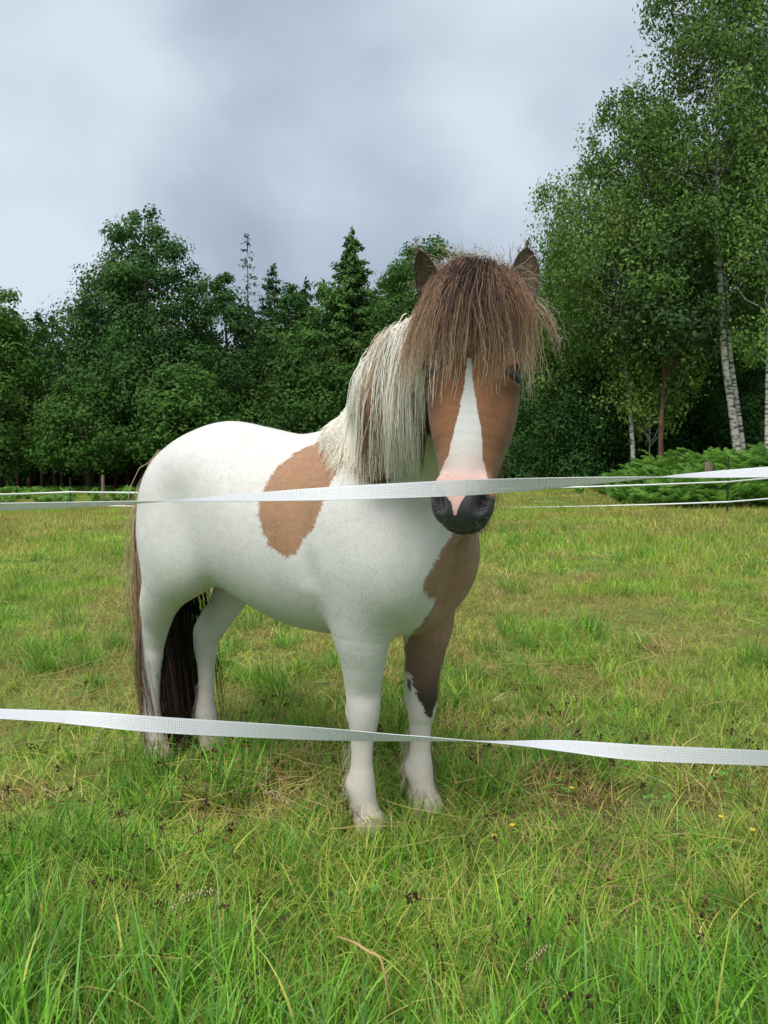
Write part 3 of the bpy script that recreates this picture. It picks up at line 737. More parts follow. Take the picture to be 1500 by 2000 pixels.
# old wooden posts of a derelict fence among the bracken and under the trees
def wood_post(px, py_top, depth, w, label, tiltx=0.0):
    p = at(px, py_top, depth)
    g = float(terrain(p[0:1], p[1:2])[0]); h = max(0.35, p[2] - g)
    zz_ = np.linspace(-0.1, h, 7)
    P_ = np.stack([tiltx * zz_, rng.normal(size=7) * 0.006, zz_], -1)
    V, q, t = tube_np(P_, w * np.array([1.1, 1.08, 1, 1.02, 0.97, 0.99, 0.93]), 9)
    V[:, :2] += rng.normal(size=(len(V), 2)) * w * 0.05
    V[-1, 2] -= 0.01
    link('wooden_post', mesh_np('wooden_post', V, [q, t], m_wood, smooth=False), label=label, category='wooden post', group='old wooden posts').location = (p[0], p[1], g)
wood_post(1382, 902, 17.4, 0.085, 'thick weathered wooden post stump among the bracken', 0.03)
wood_post(1278, 915, 21.0, 0.055, 'short pale wooden post below the pine stem')
wood_post(1206, 938, 20.0, 0.045, 'small brown wooden post below the slender birch')
wood_post(1136, 943, 21.0, 0.04, 'small brown wooden post right of the pony\'s muzzle')
wood_post(200, 928, 30.0, 0.065, 'brown wooden post behind the far tape, left of the pony\'s tail', 0.02)

# bracken bank on the right, nettles along the left wood edge
M_FERN = leaf_mat('bracken_fronds', 0.45, 0.5, 0.25, None, 0.22)
def fern_mesh(name, nf, L0, pal):
    r_ = np.random.default_rng(int(rng.integers(1 << 30)))
    Vs, Qs, Cs, off = [], [], [], 0
    for f in range(nf):
        az = r_.uniform(0, 6.283); L = L0 * r_.uniform(0.7, 1.2); th = r_.uniform(0.15, 0.5); bend = r_.uniform(0.8, 1.5)
        n = 22; t = np.linspace(0, 1, n)
        a_ = th + bend * t ** 1.6
        dr_ = np.sin(a_) * L / n; dz = np.cos(a_) * L / n
        P_ = np.stack([np.cumsum(dr_) * math.cos(az), np.cumsum(dr_) * math.sin(az), np.cumsum(dz)], -1)
        T = norm(np.gradient(P_, axis=0)); S = np.array([-math.sin(az), math.cos(az), 0]); Nn = np.cross(T, S)
        for k in range(3, n):
            pl = 0.34 * L * math.sin(min(1, (1 - (k - 3) / (n - 3)) * 1.05) * math.pi * 0.5) + 0.03
            for sg in (-1, 1):
                d = norm(S * sg + T[k] * 0.45 - np.array([0, 0, 0.25]) + r_.normal(size=3) * 0.08)
                w = T[k] * (0.018 * L + 0.004)
                c = pal[r_.integers(len(pal))] * r_.uniform(0.75, 1.25)
                # pinna in two lobed quads
                m_ = P_[k] + d * pl * 0.45 + Nn[k] * 0.012
                Vs += [P_[k] - w * 0.7, m_ - w * 0.9, m_ + w * 0.9, P_[k] + w * 0.7, P_[k] + d * pl - np.array([0, 0, 0.03])]
                Qs.append(([off, off + 1, off + 2, off + 3], [off + 1, off + 4, off + 2])); off += 5
                Cs += [c] * 5
        # rachis
        V, q, tr = tube_np(P_, np.linspace(0.006, 0.002, n), 3, False)
        Vs += list(V); Qs += [(list(x + off), None) for x in q]; off += len(V); Cs += [np.array((0.20, 0.26, 0.07))] * len(V)
    qs = np.array([a for a, b in Qs]); ts = np.array([b for a, b in Qs if b is not None])
    return mesh_np(name, np.array(Vs), [qs, ts], M_FERN, np.array(Cs), smooth=False)
fp = [np.array((0.150, 0.325, 0.048)), np.array((0.180, 0.355, 0.056)), np.array((0.120, 0.265, 0.044))]
ferns = mesh_variants('fern_plant', [fern_mesh('fern_plant_%02d' % k, 7, 0.95, fp) for k in range(6)])
n = 760
fx = rng.uniform(5.1, 13.5, n); fy = 16.2 + 3.8 * rng.random(n) + np.clip((6.2 - fx) * 1.2, 0, 4)
keepf = rng.random(n) < np.clip((fx - 5.1) / 1.2, 0.15, 1)
fx, fy = fx[keepf], fy[keepf]
hs_ = np.interp(fx, [5.1, 6.0, 7.0, 9], [0.34, 0.55, 0.82, 1.05]) * np.interp(fy, [16, 17, 19.5], [0.6, 0.9, 1.15])
n = len(fx)
s_ = hs_ * rng.uniform(0.75, 1.2, n)
scatter('bracken', ferns, place(fx, fy), np.stack([rng.normal(size=n) * .12, rng.normal(size=n) * .12, rng.uniform(0, 6.283, n)], -1), np.stack([s_] * 3, -1), rng.integers(0, 6, n),
        label='bank of bright green bracken behind the right fence post', category='bracken', kind='stuff')
n = 420
fx = rng.uniform(-24, -1, n); fy = rng.uniform(28.5, 33.5, n)
s_ = rng.uniform(0.22, 0.48, n)
scatter('nettle_bank', ferns, place(fx, fy), np.stack([rng.normal(size=n) * .12, rng.normal(size=n) * .12, rng.uniform(0, 6.283, n)], -1), np.stack([s_] * 3, -1), rng.integers(0, 6, n),
        label='low green weeds along the foot of the left wood', category='weeds', kind='stuff')
# ================================================================ the pony
VOX = 0.0068
G0 = np.array([-1.18, -0.62, -0.05]); G1 = np.array([0.68, 0.32, 1.56])
GN = np.ceil((G1 - G0) / VOX).astype(int) + 1
FLD = np.full(GN, 1.0, np.float32)

def sub(lo, hi, pad):
    a = np.clip(np.floor((np.asarray(lo) - pad - G0) / VOX).astype(int), 0, GN - 1)
    b = np.clip(np.ceil((np.asarray(hi) + pad - G0) / VOX).astype(int) + 1, 1, GN)
    sl_ = tuple(slice(i, j) for i, j in zip(a, b))
    ax = [(G0[k] + VOX * np.arange(a[k], b[k])).astype(np.float32) for k in range(3)]
    return sl_, np.stack(np.meshgrid(*ax, indexing='ij'), -1)

def smin(sl_, d, k):
    a = FLD[sl_]
    h = np.maximum(k - np.abs(a - d), 0) / k
    FLD[sl_] = np.minimum(a, d) - h * h * k * 0.25

def smax_sub(sl_, d, k):
    a = FLD[sl_]; d = -d
    h = np.maximum(k - np.abs(a - d), 0) / k
    FLD[sl_] = np.maximum(a, d) + h * h * k * 0.25

def seg_dist(P, a, b, ra0, rb0, ra1, rb1, S):
    ab = b - a
    t = np.clip(((P - a) @ ab) / (ab @ ab), 0, 1)
    w = P - (a + t[..., None] * ab)
    ra = ra0 + (ra1 - ra0) * t; rb = rb0 + (rb1 - rb0) * t
    s = w @ S
    rest = np.maximum((w * w).sum(-1) - s * s, 0)
    e_ = np.sqrt((s / ra) ** 2 + rest / rb ** 2 + 1e-9)
    return (e_ - 1) * np.minimum(ra, rb)

def chain(pts, side, k, n=3, op='add'):
    """pts rows: x,y,z,half width along `side`, half depth across it"""
    Q = catmull(pts, n).astype(np.float32)
    pad = Q[:, 3:].max() + k
    sl_, P = sub(Q[:, :3].min(0), Q[:, :3].max(0), pad)
    S = norm(np.asarray(side, float)).astype(np.float32)
    d = None
    for i in range(len(Q) - 1):
        ab = Q[i + 1, :3] - Q[i, :3]
        u = norm(ab); Si = norm(S - (S @ u) * u)
        x = seg_dist(P, Q[i, :3], Q[i + 1, :3], Q[i, 3], Q[i, 4], Q[i + 1, 3], Q[i + 1, 4], Si)
        d = x if d is None else np.minimum(d, x)
    (smin if op == 'add' else smax_sub)(sl_, d, k)

def ell(c, r, k, axes=None, op='add'):
    c = np.asarray(c, np.float32); r = np.asarray(r, np.float32)
    A = np.eye(3) if axes is None else np.asarray(axes)
    ext = np.abs(A.T) @ r
    sl_, P = sub(c - ext, c + ext, k + 0.01)
    w = (P - c) @ A.T.astype(np.float32)
    e_ = np.sqrt(((w / r) ** 2).sum(-1) + 1e-9)
    g = np.sqrt(((w / r ** 2) ** 2).sum(-1) + 1e-9)
    d = e_ * (e_ - 1) / g
    (smin if op == 'add' else smax_sub)(sl_, d, k)

# trunk: stations x, centre z, half width, half height
TR = np.array([
    (-0.975, 0.935, 0.030, 0.030),
    (-0.945, 0.925, 0.110, 0.115),
    (-0.875, 0.895, 0.175, 0.198),
    (-0.770, 0.885, 0.215, 0.245),
    (-0.640, 0.880, 0.235, 0.272),
    (-0.500, 0.845, 0.245, 0.285),
    (-0.340, 0.807, 0.256, 0.294),
    (-0.180, 0.797, 0.248, 0.295),
    (-0.040, 0.812, 0.225, 0.282),
    (0.070, 0.815, 0.205, 0.245),
    (0.160, 0.815, 0.180, 0.190),
    (0.210, 0.815, 0.080, 0.090)])
Q = catmull(TR, 5)
sl_, P = sub((-1.02, -0.27, 0.45), (0.25, 0.27, 1.2), 0.03)
xs = P[:, 0, 0, 0]
zc = np.interp(xs, Q[:, 0], Q[:, 1]); aa = np.interp(xs, Q[:, 0], Q[:, 2]); bb = np.interp(xs, Q[:, 0], Q[:, 3])
yy = P[..., 1] / aa[:, None, None]; zz = (P[..., 2] - zc[:, None, None]) / bb[:, None, None]
wid = 1 + 0.10 * np.maximum(zz - 0.2, 0) ** 1.5    # a little narrower towards the back line
e_ = (np.abs(yy * wid) ** 2.15 + np.abs(zz) ** 2.15) ** (1 / 2.15)
d = (e_ - 1) * np.minimum(aa, bb)[:, None, None] * 0.95
out_x = np.maximum(np.maximum(Q[0, 0] - P[..., 0], P[..., 0] - Q[-1, 0]), 0)
d = d + out_x
smin(sl_, d.astype(np.float32), 0.02)

# haunches, shoulders, breast
for sgn in (-1, 1):
    ell((-0.762, sgn * 0.118, 0.815), (0.180, 0.118, 0.235), 0.05)
    ell((-0.710, sgn * 0.155, 0.720), (0.110, 0.072, 0.130), 0.08)
    ell((0.020, sgn * 0.150, 0.780), (0.125, 0.085, 0.220), 0.07)
    ell((0.120, sgn * 0.112, 0.750), (0.100, 0.095, 0.140), 0.09)
ell((0.10, 0, 0.68), (0.10, 0.14, 0.15), 0.06)

def front_leg(x, y, sy, up):
    chain([(0.01, sy * 0.125, 0.700, 0.064, 0.100),
           (x * .4 + .008, sy * up, 0.560, 0.070, 0.088),
           (x * .7 + .008, (y + sy * up) / 2, 0.460, 0.058, 0.066),
           (x + .002, y, 0.380, 0.050, 0.053),
           (x + .003, y, 0.318, 0.0455, 0.0485),
           (x + .002, y, 0.275, 0.040, 0.042),
           (x - .002, y, 0.235, 0.030, 0.035),
           (x - .003, y, 0.165, 0.027, 0.033),
           (x - .004, y, 0.115, 0.033, 0.039),
           (x - .004, y, 0.085, 0.036, 0.042),
           (x + .006, y, 0.045, 0.034, 0.036),
           (x + .014, y, 0.015, 0.037, 0.039)], (0, 1, 0), 0.045, 6)
    ell((x - .032, y, 0.305), (0.022, 0.022, 0.026), 0.02)
    ell((x - .030, y, 0.095), (0.022, 0.026, 0.026), 0.02)
front_leg(*LEGS['RF'], 0.125); front_leg(*LEGS['LF'], 0.165)

def hind_leg(x, y, sy):
    s_ = x + 0.950
    chain([(-0.770, sy * 0.140, 0.740, 0.080, 0.120),
           (-0.800 + s_ * .35, sy * 0.148, 0.625, 0.074, 0.092),
           (-0.868 + s_ * .7, sy * 0.135, 0.535, 0.058, 0.072),
           (x + 0.030, (y + sy * .12) / 2, 0.450, 0.043, 0.054),
           (x - 0.004, y, 0.380, 0.038, 0.047),
           (x - 0.012, y, 0.330, 0.037, 0.045),
           (x - 0.012, y, 0.275, 0.030, 0.035),
           (x - 0.014, y, 0.190, 0.026, 0.030),
           (x - 0.018, y, 0.125, 0.031, 0.036),
           (x - 0.018, y, 0.090, 0.036, 0.042),
           (x - 0.006, y, 0.048, 0.033, 0.036),
           (x + 0.004, y, 0.015, 0.037, 0.040)], (0, 1, 0), 0.05, 6)
    chain([(x + .006, y, 0.480, 0.018, 0.018), (x - .034, y, 0.425, 0.021, 0.021), (x - 0.046, y, 0.392, 0.023, 0.022), (x - .036, y, 0.340, 0.020, 0.018)], (0, 1, 0), 0.02, 2)
hind_leg(*LEGS['RH']); hind_leg(*LEGS['LH'])

# muscle and bone under the skin
for sgn in (-1, 1):
    ell((-0.590, sgn * 0.318, 0.830), (0.090, 0.050, 0.160), 0.10, op='sub')                     # hollow of the flank
    ell((-0.660, sgn * 0.145, 1.000), (0.070, 0.055, 0.060), 0.09)                                # point of the hip
    chain([(-0.150, sgn * 0.288, 0.960, 0.030, 0.022), (-0.130, sgn * 0.303, 0.800, 0.034, 0.022), (-0.105, sgn * 0.292, 0.700, 0.030, 0.020)], (0, 1, 0), 0.06, 4, op='sub')   # behind the shoulder
chain([(0.225, 0.0, 0.80, 0.014, 0.02), (0.235, 0.0, 0.72, 0.016, 0.02), (0.20, 0.0, 0.62, 0.016, 0.02)], (0, 1, 0), 0.07, 4, op='sub')   # breast furrow

# ---- head frame, from where the head hangs in front of the chest
POLL = atl(930, 548, 1.735)
NOSE = atl(899, 1026, 1.64)
D_ = NOSE - POLL; HL = np.linalg.norm(D_); D_ = D_ / HL
view = norm(to_loc(CAM) - (POLL + NOSE) / 2)
N_ = norm(view - (view @ D_) * D_)
# face turned very slightly to the right of the picture
L_ = np.cross(D_, N_)                     # towards picture right or left
if (to_world(POLL + L_) - to_world(POLL))[0] < 0:
    L_ = -L_
YAW = math.radians(9)                     # nose turned a little to picture left, so the far cheek shows
N_, L_ = norm(N_ * math.cos(YAW) - L_ * math.sin(YAW)), norm(L_ * math.cos(YAW) + N_ * math.sin(YAW))
def hd(s, l, n):
    """head frame: s down the face 0..1 (x head length), l towards picture right, n towards the viewer (metres)"""
    return POLL + D_ * (s * HL) + L_ * l + N_ * n
AX = np.stack([L_, N_, D_])
# neck
NK = [np.r_[(-0.13, 0.0, 0.86), 0.150, 0.235],
      np.r_[(0.00, -0.015, 0.960), 0.125, 0.220],
      np.r_[(0.122, -0.060, 1.085), 0.105, 0.186],
      np.r_[(0.225, -0.130, 1.215), 0.092, 0.155],
      np.r_[hd(0.11, 0.0, -0.185), 0.086, 0.125],
      np.r_[hd(0.07, 0.0, -0.08), 0.076, 0.088]]
mid = norm(np.asarray(NK[4][:3]) - np.asarray(NK[0][:3]))
side_n = norm(np.cross(mid, HZ * 0 + np.array([0, 0, 1.0])))
chain(NK, side_n, 0.07, 8)

# skull, cheeks, nasal bone, muzzle (columns: half width across face, half depth)
def hchain(rows, k, n=3):
    chain([np.r_[hd(s, l, nn), a, b] for s, l, nn, a, b in rows], L_, k, n)
hchain([(0.03, 0, -0.055, 0.066, 0.060), (0.13, 0, -0.050, 0.086, 0.082), (0.27, 0, -0.050, 0.094, 0.088), (0.40, 0, -0.052, 0.093, 0.083),
        (0.50, 0, -0.050, 0.080, 0.074), (0.62, 0, -0.048, 0.065, 0.066), (0.75, 0, -0.048, 0.055, 0.060), (0.87, 0, -0.044, 0.056, 0.058), (0.93, 0, -0.042, 0.050, 0.048)], 0.03)
for sg in (-1, 1):
    hchain([(0.28, sg * 0.047, -0.13, 0.040, 0.070), (0.42, sg * 0.053, -0.13, 0.045, 0.082), (0.56, sg * 0.048, -0.110, 0.042, 0.074), (0.70, sg * 0.032, -0.085, 0.036, 0.050)], 0.05)
    # brow and orbit
    ell(hd(0.395, sg * 0.082, -0.018), (0.029, 0.034, 0.034), 0.025, AX)
    ell(hd(0.355, sg * 0.078, -0.006), (0.028, 0.020, 0.022), 0.025, AX)
    # facial crest
    hchain([(0.48, sg * 0.082, -0.045, 0.010, 0.016), (0.56, sg * 0.076, -0.046, 0.010, 0.014), (0.63, sg * 0.066, -0.046, 0.008, 0.012)], 0.03)
    # nostril wings
    ell(hd(0.888, sg * 0.046, -0.010), (0.024, 0.026, 0.044), 0.025, AX)
ell(hd(0.90, 0, -0.012), (0.040, 0.030, 0.045), 0.03, AX)
ell(hd(0.950, 0, -0.022), (0.050, 0.040, 0.028), 0.03, AX)      # upper lip
ell(hd(0.965, 0, -0.058), (0.044, 0.036, 0.026), 0.02, AX)      # lower lip and chin
for sg in (-1, 1):
    # eye socket, nostril
    ell(hd(0.395, sg * 0.110, -0.010), (0.020, 0.022, 0.016), 0.010, AX, op='sub')
    cs = math.cos(0.38); sn = math.sin(0.38) * sg
    ax2 = np.stack([L_ * cs + D_ * sn, N_, D_ * cs - L_ * sn])
    ell(hd(0.905, sg * 0.047, 0.016), (0.0125, 0.028, 0.030), 0.010, ax2, op='sub')
# mouth line between the lips
ell(hd(0.985, 0, -0.030), (0.060, 0.0045, 0.020), 0.006, AX, op='sub')
def fld_at(L):
    """field and gradient at local points (trilinear)"""
    g = (np.asarray(L) - G0) / VOX
    g = np.clip(g, 0.001, GN - 1.001 - 1e-3)
    i = g.astype(int); f = g - i
    v = 0; gr = np.zeros(g.shape)
    for a in (0, 1):
        for b in (0, 1):
            for c in (0, 1):
                val = FLD[np.minimum(i[..., 0] + a, GN[0] - 1), np.minimum(i[..., 1] + b, GN[1] - 1), np.minimum(i[..., 2] + c, GN[2] - 1)]
                wx = f[..., 0] if a else 1 - f[..., 0]; wy = f[..., 1] if b else 1 - f[..., 1]; wz = f[..., 2] if c else 1 - f[..., 2]
                v = v + wx * wy * wz * val
                gr[..., 0] += (1 if a else -1) * wy * wz * val
                gr[..., 1] += (1 if b else -1) * wx * wz * val
                gr[..., 2] += (1 if c else -1) * wx * wy * val
    return v, norm(gr)

def surface_nets(F):
    s = F < 0
    nx, ny, nz = F.shape
    acc = np.zeros((nx - 1, ny - 1, nz - 1, 3), np.float32); cnt = np.zeros((nx - 1, ny - 1, nz - 1), np.float32)
    corners = [(a, b, c) for a in (0, 1) for b in (0, 1) for c in (0, 1)]
    cut = lambda A, o: A[o[0]:nx - 1 + o[0], o[1]:ny - 1 + o[1], o[2]:nz - 1 + o[2]]
    for p in corners:
        for ax in range(3):
            if p[ax] == 0:
                q = list(p); q[ax] = 1; q = tuple(q)
                f0, f1 = cut(F, p), cut(F, q)
                m = cut(s, p) != cut(s, q)
                idx = np.nonzero(m)
                t = f0[idx] / (f0[idx] - f1[idx])
                pt = np.tile(np.array(p, np.float32), (len(t), 1)); pt[:, ax] = t
                acc[idx] += pt; cnt[idx] += 1
    act = cnt > 0
    ids = np.full(act.shape, -1, np.int64); idx = np.nonzero(act); ids[idx] = np.arange(len(idx[0]))
    V = np.stack(idx, -1) + acc[idx] / cnt[idx][:, None]
    quads = []
    for ax in range(3):
        o = [0, 0, 0]; o[ax] = 1
        A = s[tuple(slice(0, n - oo) for n, oo in zip(F.shape, o))]; B = s[tuple(slice(oo, n) for n, oo in zip(F.shape, o))]
        ch = A != B
        ii = np.stack(np.nonzero(ch), -1)
        b, c = (ax + 1) % 3, (ax + 2) % 3
        ok = (ii[:, b] > 0) & (ii[:, c] > 0) & (ii[:, b] < F.shape[b] - 1) & (ii[:, c] < F.shape[c] - 1)
        ii = ii[ok]
        def cell(db, dc):
            j = ii.copy(); j[:, b] += db; j[:, c] += dc
            return ids[j[:, 0], j[:, 1], j[:, 2]]
        q = np.stack([cell(-1, -1), cell(0, -1), cell(0, 0), cell(-1, 0)], -1)
        fl = A[ii[:, 0], ii[:, 1], ii[:, 2]]
        q[~fl] = q[~fl][:, ::-1]
        quads.append(q)
    return G0 + V * VOX, np.vstack(quads)

BV, BQ = surface_nets(FLD)
# finer faces on the head, where the markings have crisp edges
def refine(V, Q_, sel):
    q = Q_[sel]
    ed = np.stack([q, np.roll(q, -1, 1)], -1).reshape(-1, 2); ed.sort(1)
    ue, inv = np.unique(ed, axis=0, return_inverse=True)
    em = len(V) + inv.reshape(-1, 4)
    cen_ = len(V) + len(ue) + np.arange(len(q))
    V2 = np.vstack([V, V[ue].mean(1), V[q].mean(1)])
    nq = np.concatenate([np.stack([q[:, k], em[:, k], cen_, em[:, (k + 3) % 4]], -1) for k in range(4)])
    return V2, np.vstack([Q_[~sel], nq])
for _ in range(2):
    cq = BV[BQ].mean(1) - POLL
    BV, BQ = refine(BV, BQ, (np.abs(cq @ L_) < 0.11) & (cq @ N_ > -0.07) & (cq @ D_ > 0.33 * HL) & (cq @ D_ < 1.1 * HL))
_, BN = fld_at(BV)
BW = to_world(BV)
# ---------------------------------------------------------------- coat colours (pigment patches of the skewbald coat)
def in_poly(x, y, poly):
    poly = np.asarray(poly, float)
    ins = np.zeros(x.shape, bool)
    j = len(poly) - 1
    for i in range(len(poly)):
        xi, yi = poly[i]; xj, yj = poly[j]
        c = ((yi > y) != (yj > y)) & (x < (xj - xi) * (y - yi) / (yj - yi + 1e-12) + xi)
        ins ^= c
        j = i
    return ins

SADDLE = [(700, 800), (640, 850), (610, 868), (580, 882), (550, 905), (525, 935), (512, 965), (505, 990), (507, 1012), (514, 1038), (522, 1062), (540, 1075),
          (560, 1088), (580, 1080), (592, 1055), (610, 1035), (625, 1000), (635, 970), (646, 940), (662, 915), (690, 880)]
NECKP = [(650, 800), (700, 740), (722, 840), (748, 900), (760, 948), (716, 945), (690, 920), (660, 880)]
CHESTP = [(905, 1000), (885, 1042), (860, 1082), (838, 1115), (824, 1148), (836, 1166), (852, 1172), (838, 1200), (797, 1247), (790, 1262), (793, 1308), (806, 1320), (812, 1345),
          (818, 1370), (828, 1392), (842, 1403), (853, 1372), (900, 1360), (1020, 1100), (1020, 980)]
BLAZE = [(912, 700), (908, 750), (897, 800), (885, 850), (875, 890), (862, 918), (845, 940), (838, 965), (960, 965), (952, 935), (943, 890), (941, 850), (933, 800), (924, 750), (920, 700)]
STREAK = [(866, 950), (872, 970), (882, 979), (885, 1004), (890, 1008), (897, 988), (908, 970), (916, 950)]
WHITE = np.array((0.685, 0.668, 0.635)); CREAM = np.array((0.58, 0.49, 0.385)); TAN = np.array((0.385, 0.218, 0.128)); CHEST = np.array((0.390, 0.232, 0.145))
FACE = np.array((0.285, 0.130, 0.066)); DARK = np.array((0.045, 0.028, 0.024)); MUZ = np.array((0.021, 0.021, 0.025)); PINK = np.array((0.62, 0.40, 0.345))
HPX, HPY, HPZ = proj(to_world(POLL))
def coat(Lp, Nn):
    """pigment at local points; patches drawn where they lie on the side towards the viewer and carried round the body elsewhere"""
    W = to_world(Lp)
    jit = np.stack([vnoise(Lp * 55, 1), vnoise(Lp * 55, 2)], -1) * 3.2 + np.stack([vnoise(Lp * 160, 3), vnoise(Lp * 160, 4)], -1) * 2.2
    jit = np.where((Lp[:, 0:1] > 0.27) & (Lp[:, 2:3] > 0.83), jit * 0.45, jit)
    x, y, _ = proj(W); x = x + jit[:, 0]; y = y + jit[:, 1]
    x0, y0, z_ = Lp[:, 0], Lp[:, 1], Lp[:, 2]
    tov = norm(CAM - W); Nw = Nn[:, 0:1] * HX + Nn[:, 1:2] * HY + Nn[:, 2:3] * HZ
    facing = (tov * Nw).sum(-1) > -0.05
    q = Lp - POLL
    s = (q @ D_) / HL; l = q @ L_; n = q @ N_
    head = (s > -0.2) & (s < 1.15) & (np.abs(l) < 0.14) & (n > -0.17 - 0.03 * vnoise(Lp * 9, 8)) & (x0 > 0.2)
    c = np.tile(WHITE, (len(Lp), 1))
    # lower legs turn creamy
    t = np.clip((0.42 - z_) / 0.25, 0, 1)[:, None] * 0.55
    c = c * (1 - t) + CREAM * t
    # faint yellow grass stains and grey skin tone in the coat
    st = np.clip(vnoise(Lp * 9, 5) - 0.45, 0, 1)[:, None] * 0.5
    c = c * (1 - st * np.array([0.05, 0.12, 0.38]))
    warm = np.clip((z_ - 0.75) / 0.3, 0, 1)[:, None] * (0.5 + 0.5 * vnoise(Lp * 4, 33)[:, None])
    c = c * (1 - warm * np.array([0.0, 0.025, 0.05]))
    c = c * (1 + 0.05 * vnoise(Lp * np.array([28, 60, 60]), 6)[:, None])
    body = ~head
    m = body & in_poly(x, y, SADDLE) & facing & (x0 < 0.12) & (y0 < 0.05)
    c[m] = (TAN * (1 + 0.16 * vnoise(Lp * 6, 41)[:, None] + 0.10 * vnoise(Lp * np.array([40, 90, 90]), 42)[:, None]))[m]
    m = body & in_poly(x, y, NECKP) & facing & (x0 > -0.1) & (y0 < 0.1)
    c[m] = np.array((0.16, 0.085, 0.055))
    m = body & in_poly(x, y, CHESTP) & (x0 > -0.12) & (facing | (y0 > 0.02)) & ((y0 > 0.0) | (x0 > 0.0))
    dk = np.clip((0.52 - z_) / 0.2, 0, 1)[:, None]
    c[m] = ((CHEST * (1 - dk) + DARK * dk) * (1 + 0.14 * vnoise(Lp * 7, 43)[:, None] + 0.10 * vnoise(Lp * np.array([90, 90, 40]), 44)[:, None]))[m]
    m = body & ~facing & (y0 > 0.06) & (z_ > 0.42) & (vnoise(Lp * 3.1, 9) > -0.1) & (x0 > -0.7)
    c[m] = CHEST
    # chestnut (callosity) on the inner foreleg
    m = body & (((x - 801) / 5) ** 2 + ((y - 1338) / 14) ** 2 < 1) & (x0 > -0.1)
    c[m] = np.array((0.09, 0.085, 0.08))
    # head
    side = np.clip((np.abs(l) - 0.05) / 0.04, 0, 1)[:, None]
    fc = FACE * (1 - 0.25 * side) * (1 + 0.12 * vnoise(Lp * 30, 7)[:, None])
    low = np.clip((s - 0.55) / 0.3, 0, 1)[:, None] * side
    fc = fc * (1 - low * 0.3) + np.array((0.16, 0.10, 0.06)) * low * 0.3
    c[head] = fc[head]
    m = head & in_poly(x, y, BLAZE) & (n > -0.06)
    c[m] = WHITE * 0.98
    pk = (np.clip((y + 8 * vnoise(Lp * 40, 31) - 850) / 85, 0, 1) ** 1.3)[:, None]
    c[m] = (c * (1 - pk) + PINK * pk)[m]
    ey = (((l - np.sign(l) * 0.096) / 0.019) ** 2 + ((s - 0.395) * HL / 0.016) ** 2) < 1
    c[head & ey] = np.array((0.03, 0.022, 0.02))
    m = head & (s > 0.862 + 0.010 * vnoise(Lp * 60, 10) + 0.022 * np.abs(l) / 0.06)
    pale = np.clip((s - 0.97) / 0.03, 0, 1)[:, None] * 0.25
    c[m] = (MUZ * (1 - pale) + np.array((0.16, 0.13, 0.125)) * pale)[m]
    m = head & in_poly(x, y, STREAK) & (n > -0.04)
    c[m] = PINK * 0.9
    return np.clip(c, 0.005, 0.9)

BC = coat(BV, BN)

def col_mat(name, rough=0.6, spec=0.25, sheen=0.0, trans=0.0):
    m, n_, b = new_mat(name)
    a = n_.nodes.new('ShaderNodeVertexColor'); a.layer_name = 'Col'
    n_.links.new(a.outputs['Color'], b.inputs['Base Color'])
    b.inputs['Roughness'].default_value = rough
    b.inputs['Specular IOR Level'].default_value = spec
    if sheen:
        b.inputs['Sheen Weight'].default_value = sheen
        b.inputs['Sheen Roughness'].default_value = 0.5
    return m, n_, b
M_COAT, cn, cb = col_mat('pony_coat', 0.72, 0.18, 0.15)
# the bare dark skin of the muzzle is smoother and moister than the coat
mv = cn.nodes.new('ShaderNodeVertexColor'); mv.layer_name = 'Col'
rr_ = cn.nodes.new('ShaderNodeMapRange'); rr_.inputs['From Min'].default_value = 0.03; rr_.inputs['From Max'].default_value = 0.07; rr_.inputs['To Min'].default_value = 0.60; rr_.inputs['To Max'].default_value = 0.72
rs_ = cn.nodes.new('ShaderNodeMapRange'); rs_.inputs['From Min'].default_value = 0.03; rs_.inputs['From Max'].default_value = 0.07; rs_.inputs['To Min'].default_value = 0.35; rs_.inputs['To Max'].default_value = 0.18
cn.links.new(mv.outputs[0], rr_.inputs['Value']); cn.links.new(mv.outputs[0], rs_.inputs['Value'])
cn.links.new(rr_.outputs[0], cb.inputs['Roughness']); cn.links.new(rs_.outputs[0], cb.inputs['Specular IOR Level'])
# muzzle and hide get a fine grain
tx = cn.nodes.new('ShaderNodeTexNoise'); tx.inputs['Scale'].default_value = 260; tx.inputs['Detail'].default_value = 3
bp = cn.nodes.new('ShaderNodeBump'); bp.inputs['Strength'].default_value = 0.20; bp.inputs['Distance'].default_value = 0.003
tco = cn.nodes.new('ShaderNodeTexCoord'); mpp = cn.nodes.new('ShaderNodeMapping'); mpp.inputs['Scale'].default_value = (150, 150, 34); mpp.inputs['Rotation'].default_value = (0.0, 0.55, -0.63)
ts = cn.nodes.new('ShaderNodeTexNoise'); ts.inputs['Scale'].default_value = 1.0; ts.inputs['Detail'].default_value = 3; ts.inputs['Distortion'].default_value = 0.6
cn.links.new(tco.outputs['Object'], mpp.inputs[0]); cn.links.new(mpp.outputs[0], ts.inputs['Vector'])
ad_ = cn.nodes.new('ShaderNodeMath'); ad_.operation = 'ADD'; cn.links.new(tx.outputs[0], ad_.inputs[0]); cn.links.new(ts.outputs[0], ad_.inputs[1])
cn.links.new(ad_.outputs[0], bp.inputs['Height']); cn.links.new(bp.outputs[0], cb.inputs['Normal'])
M_HAIR, hn_, hb_ = col_mat('pony_hair', 0.5, 0.3, 0.0)
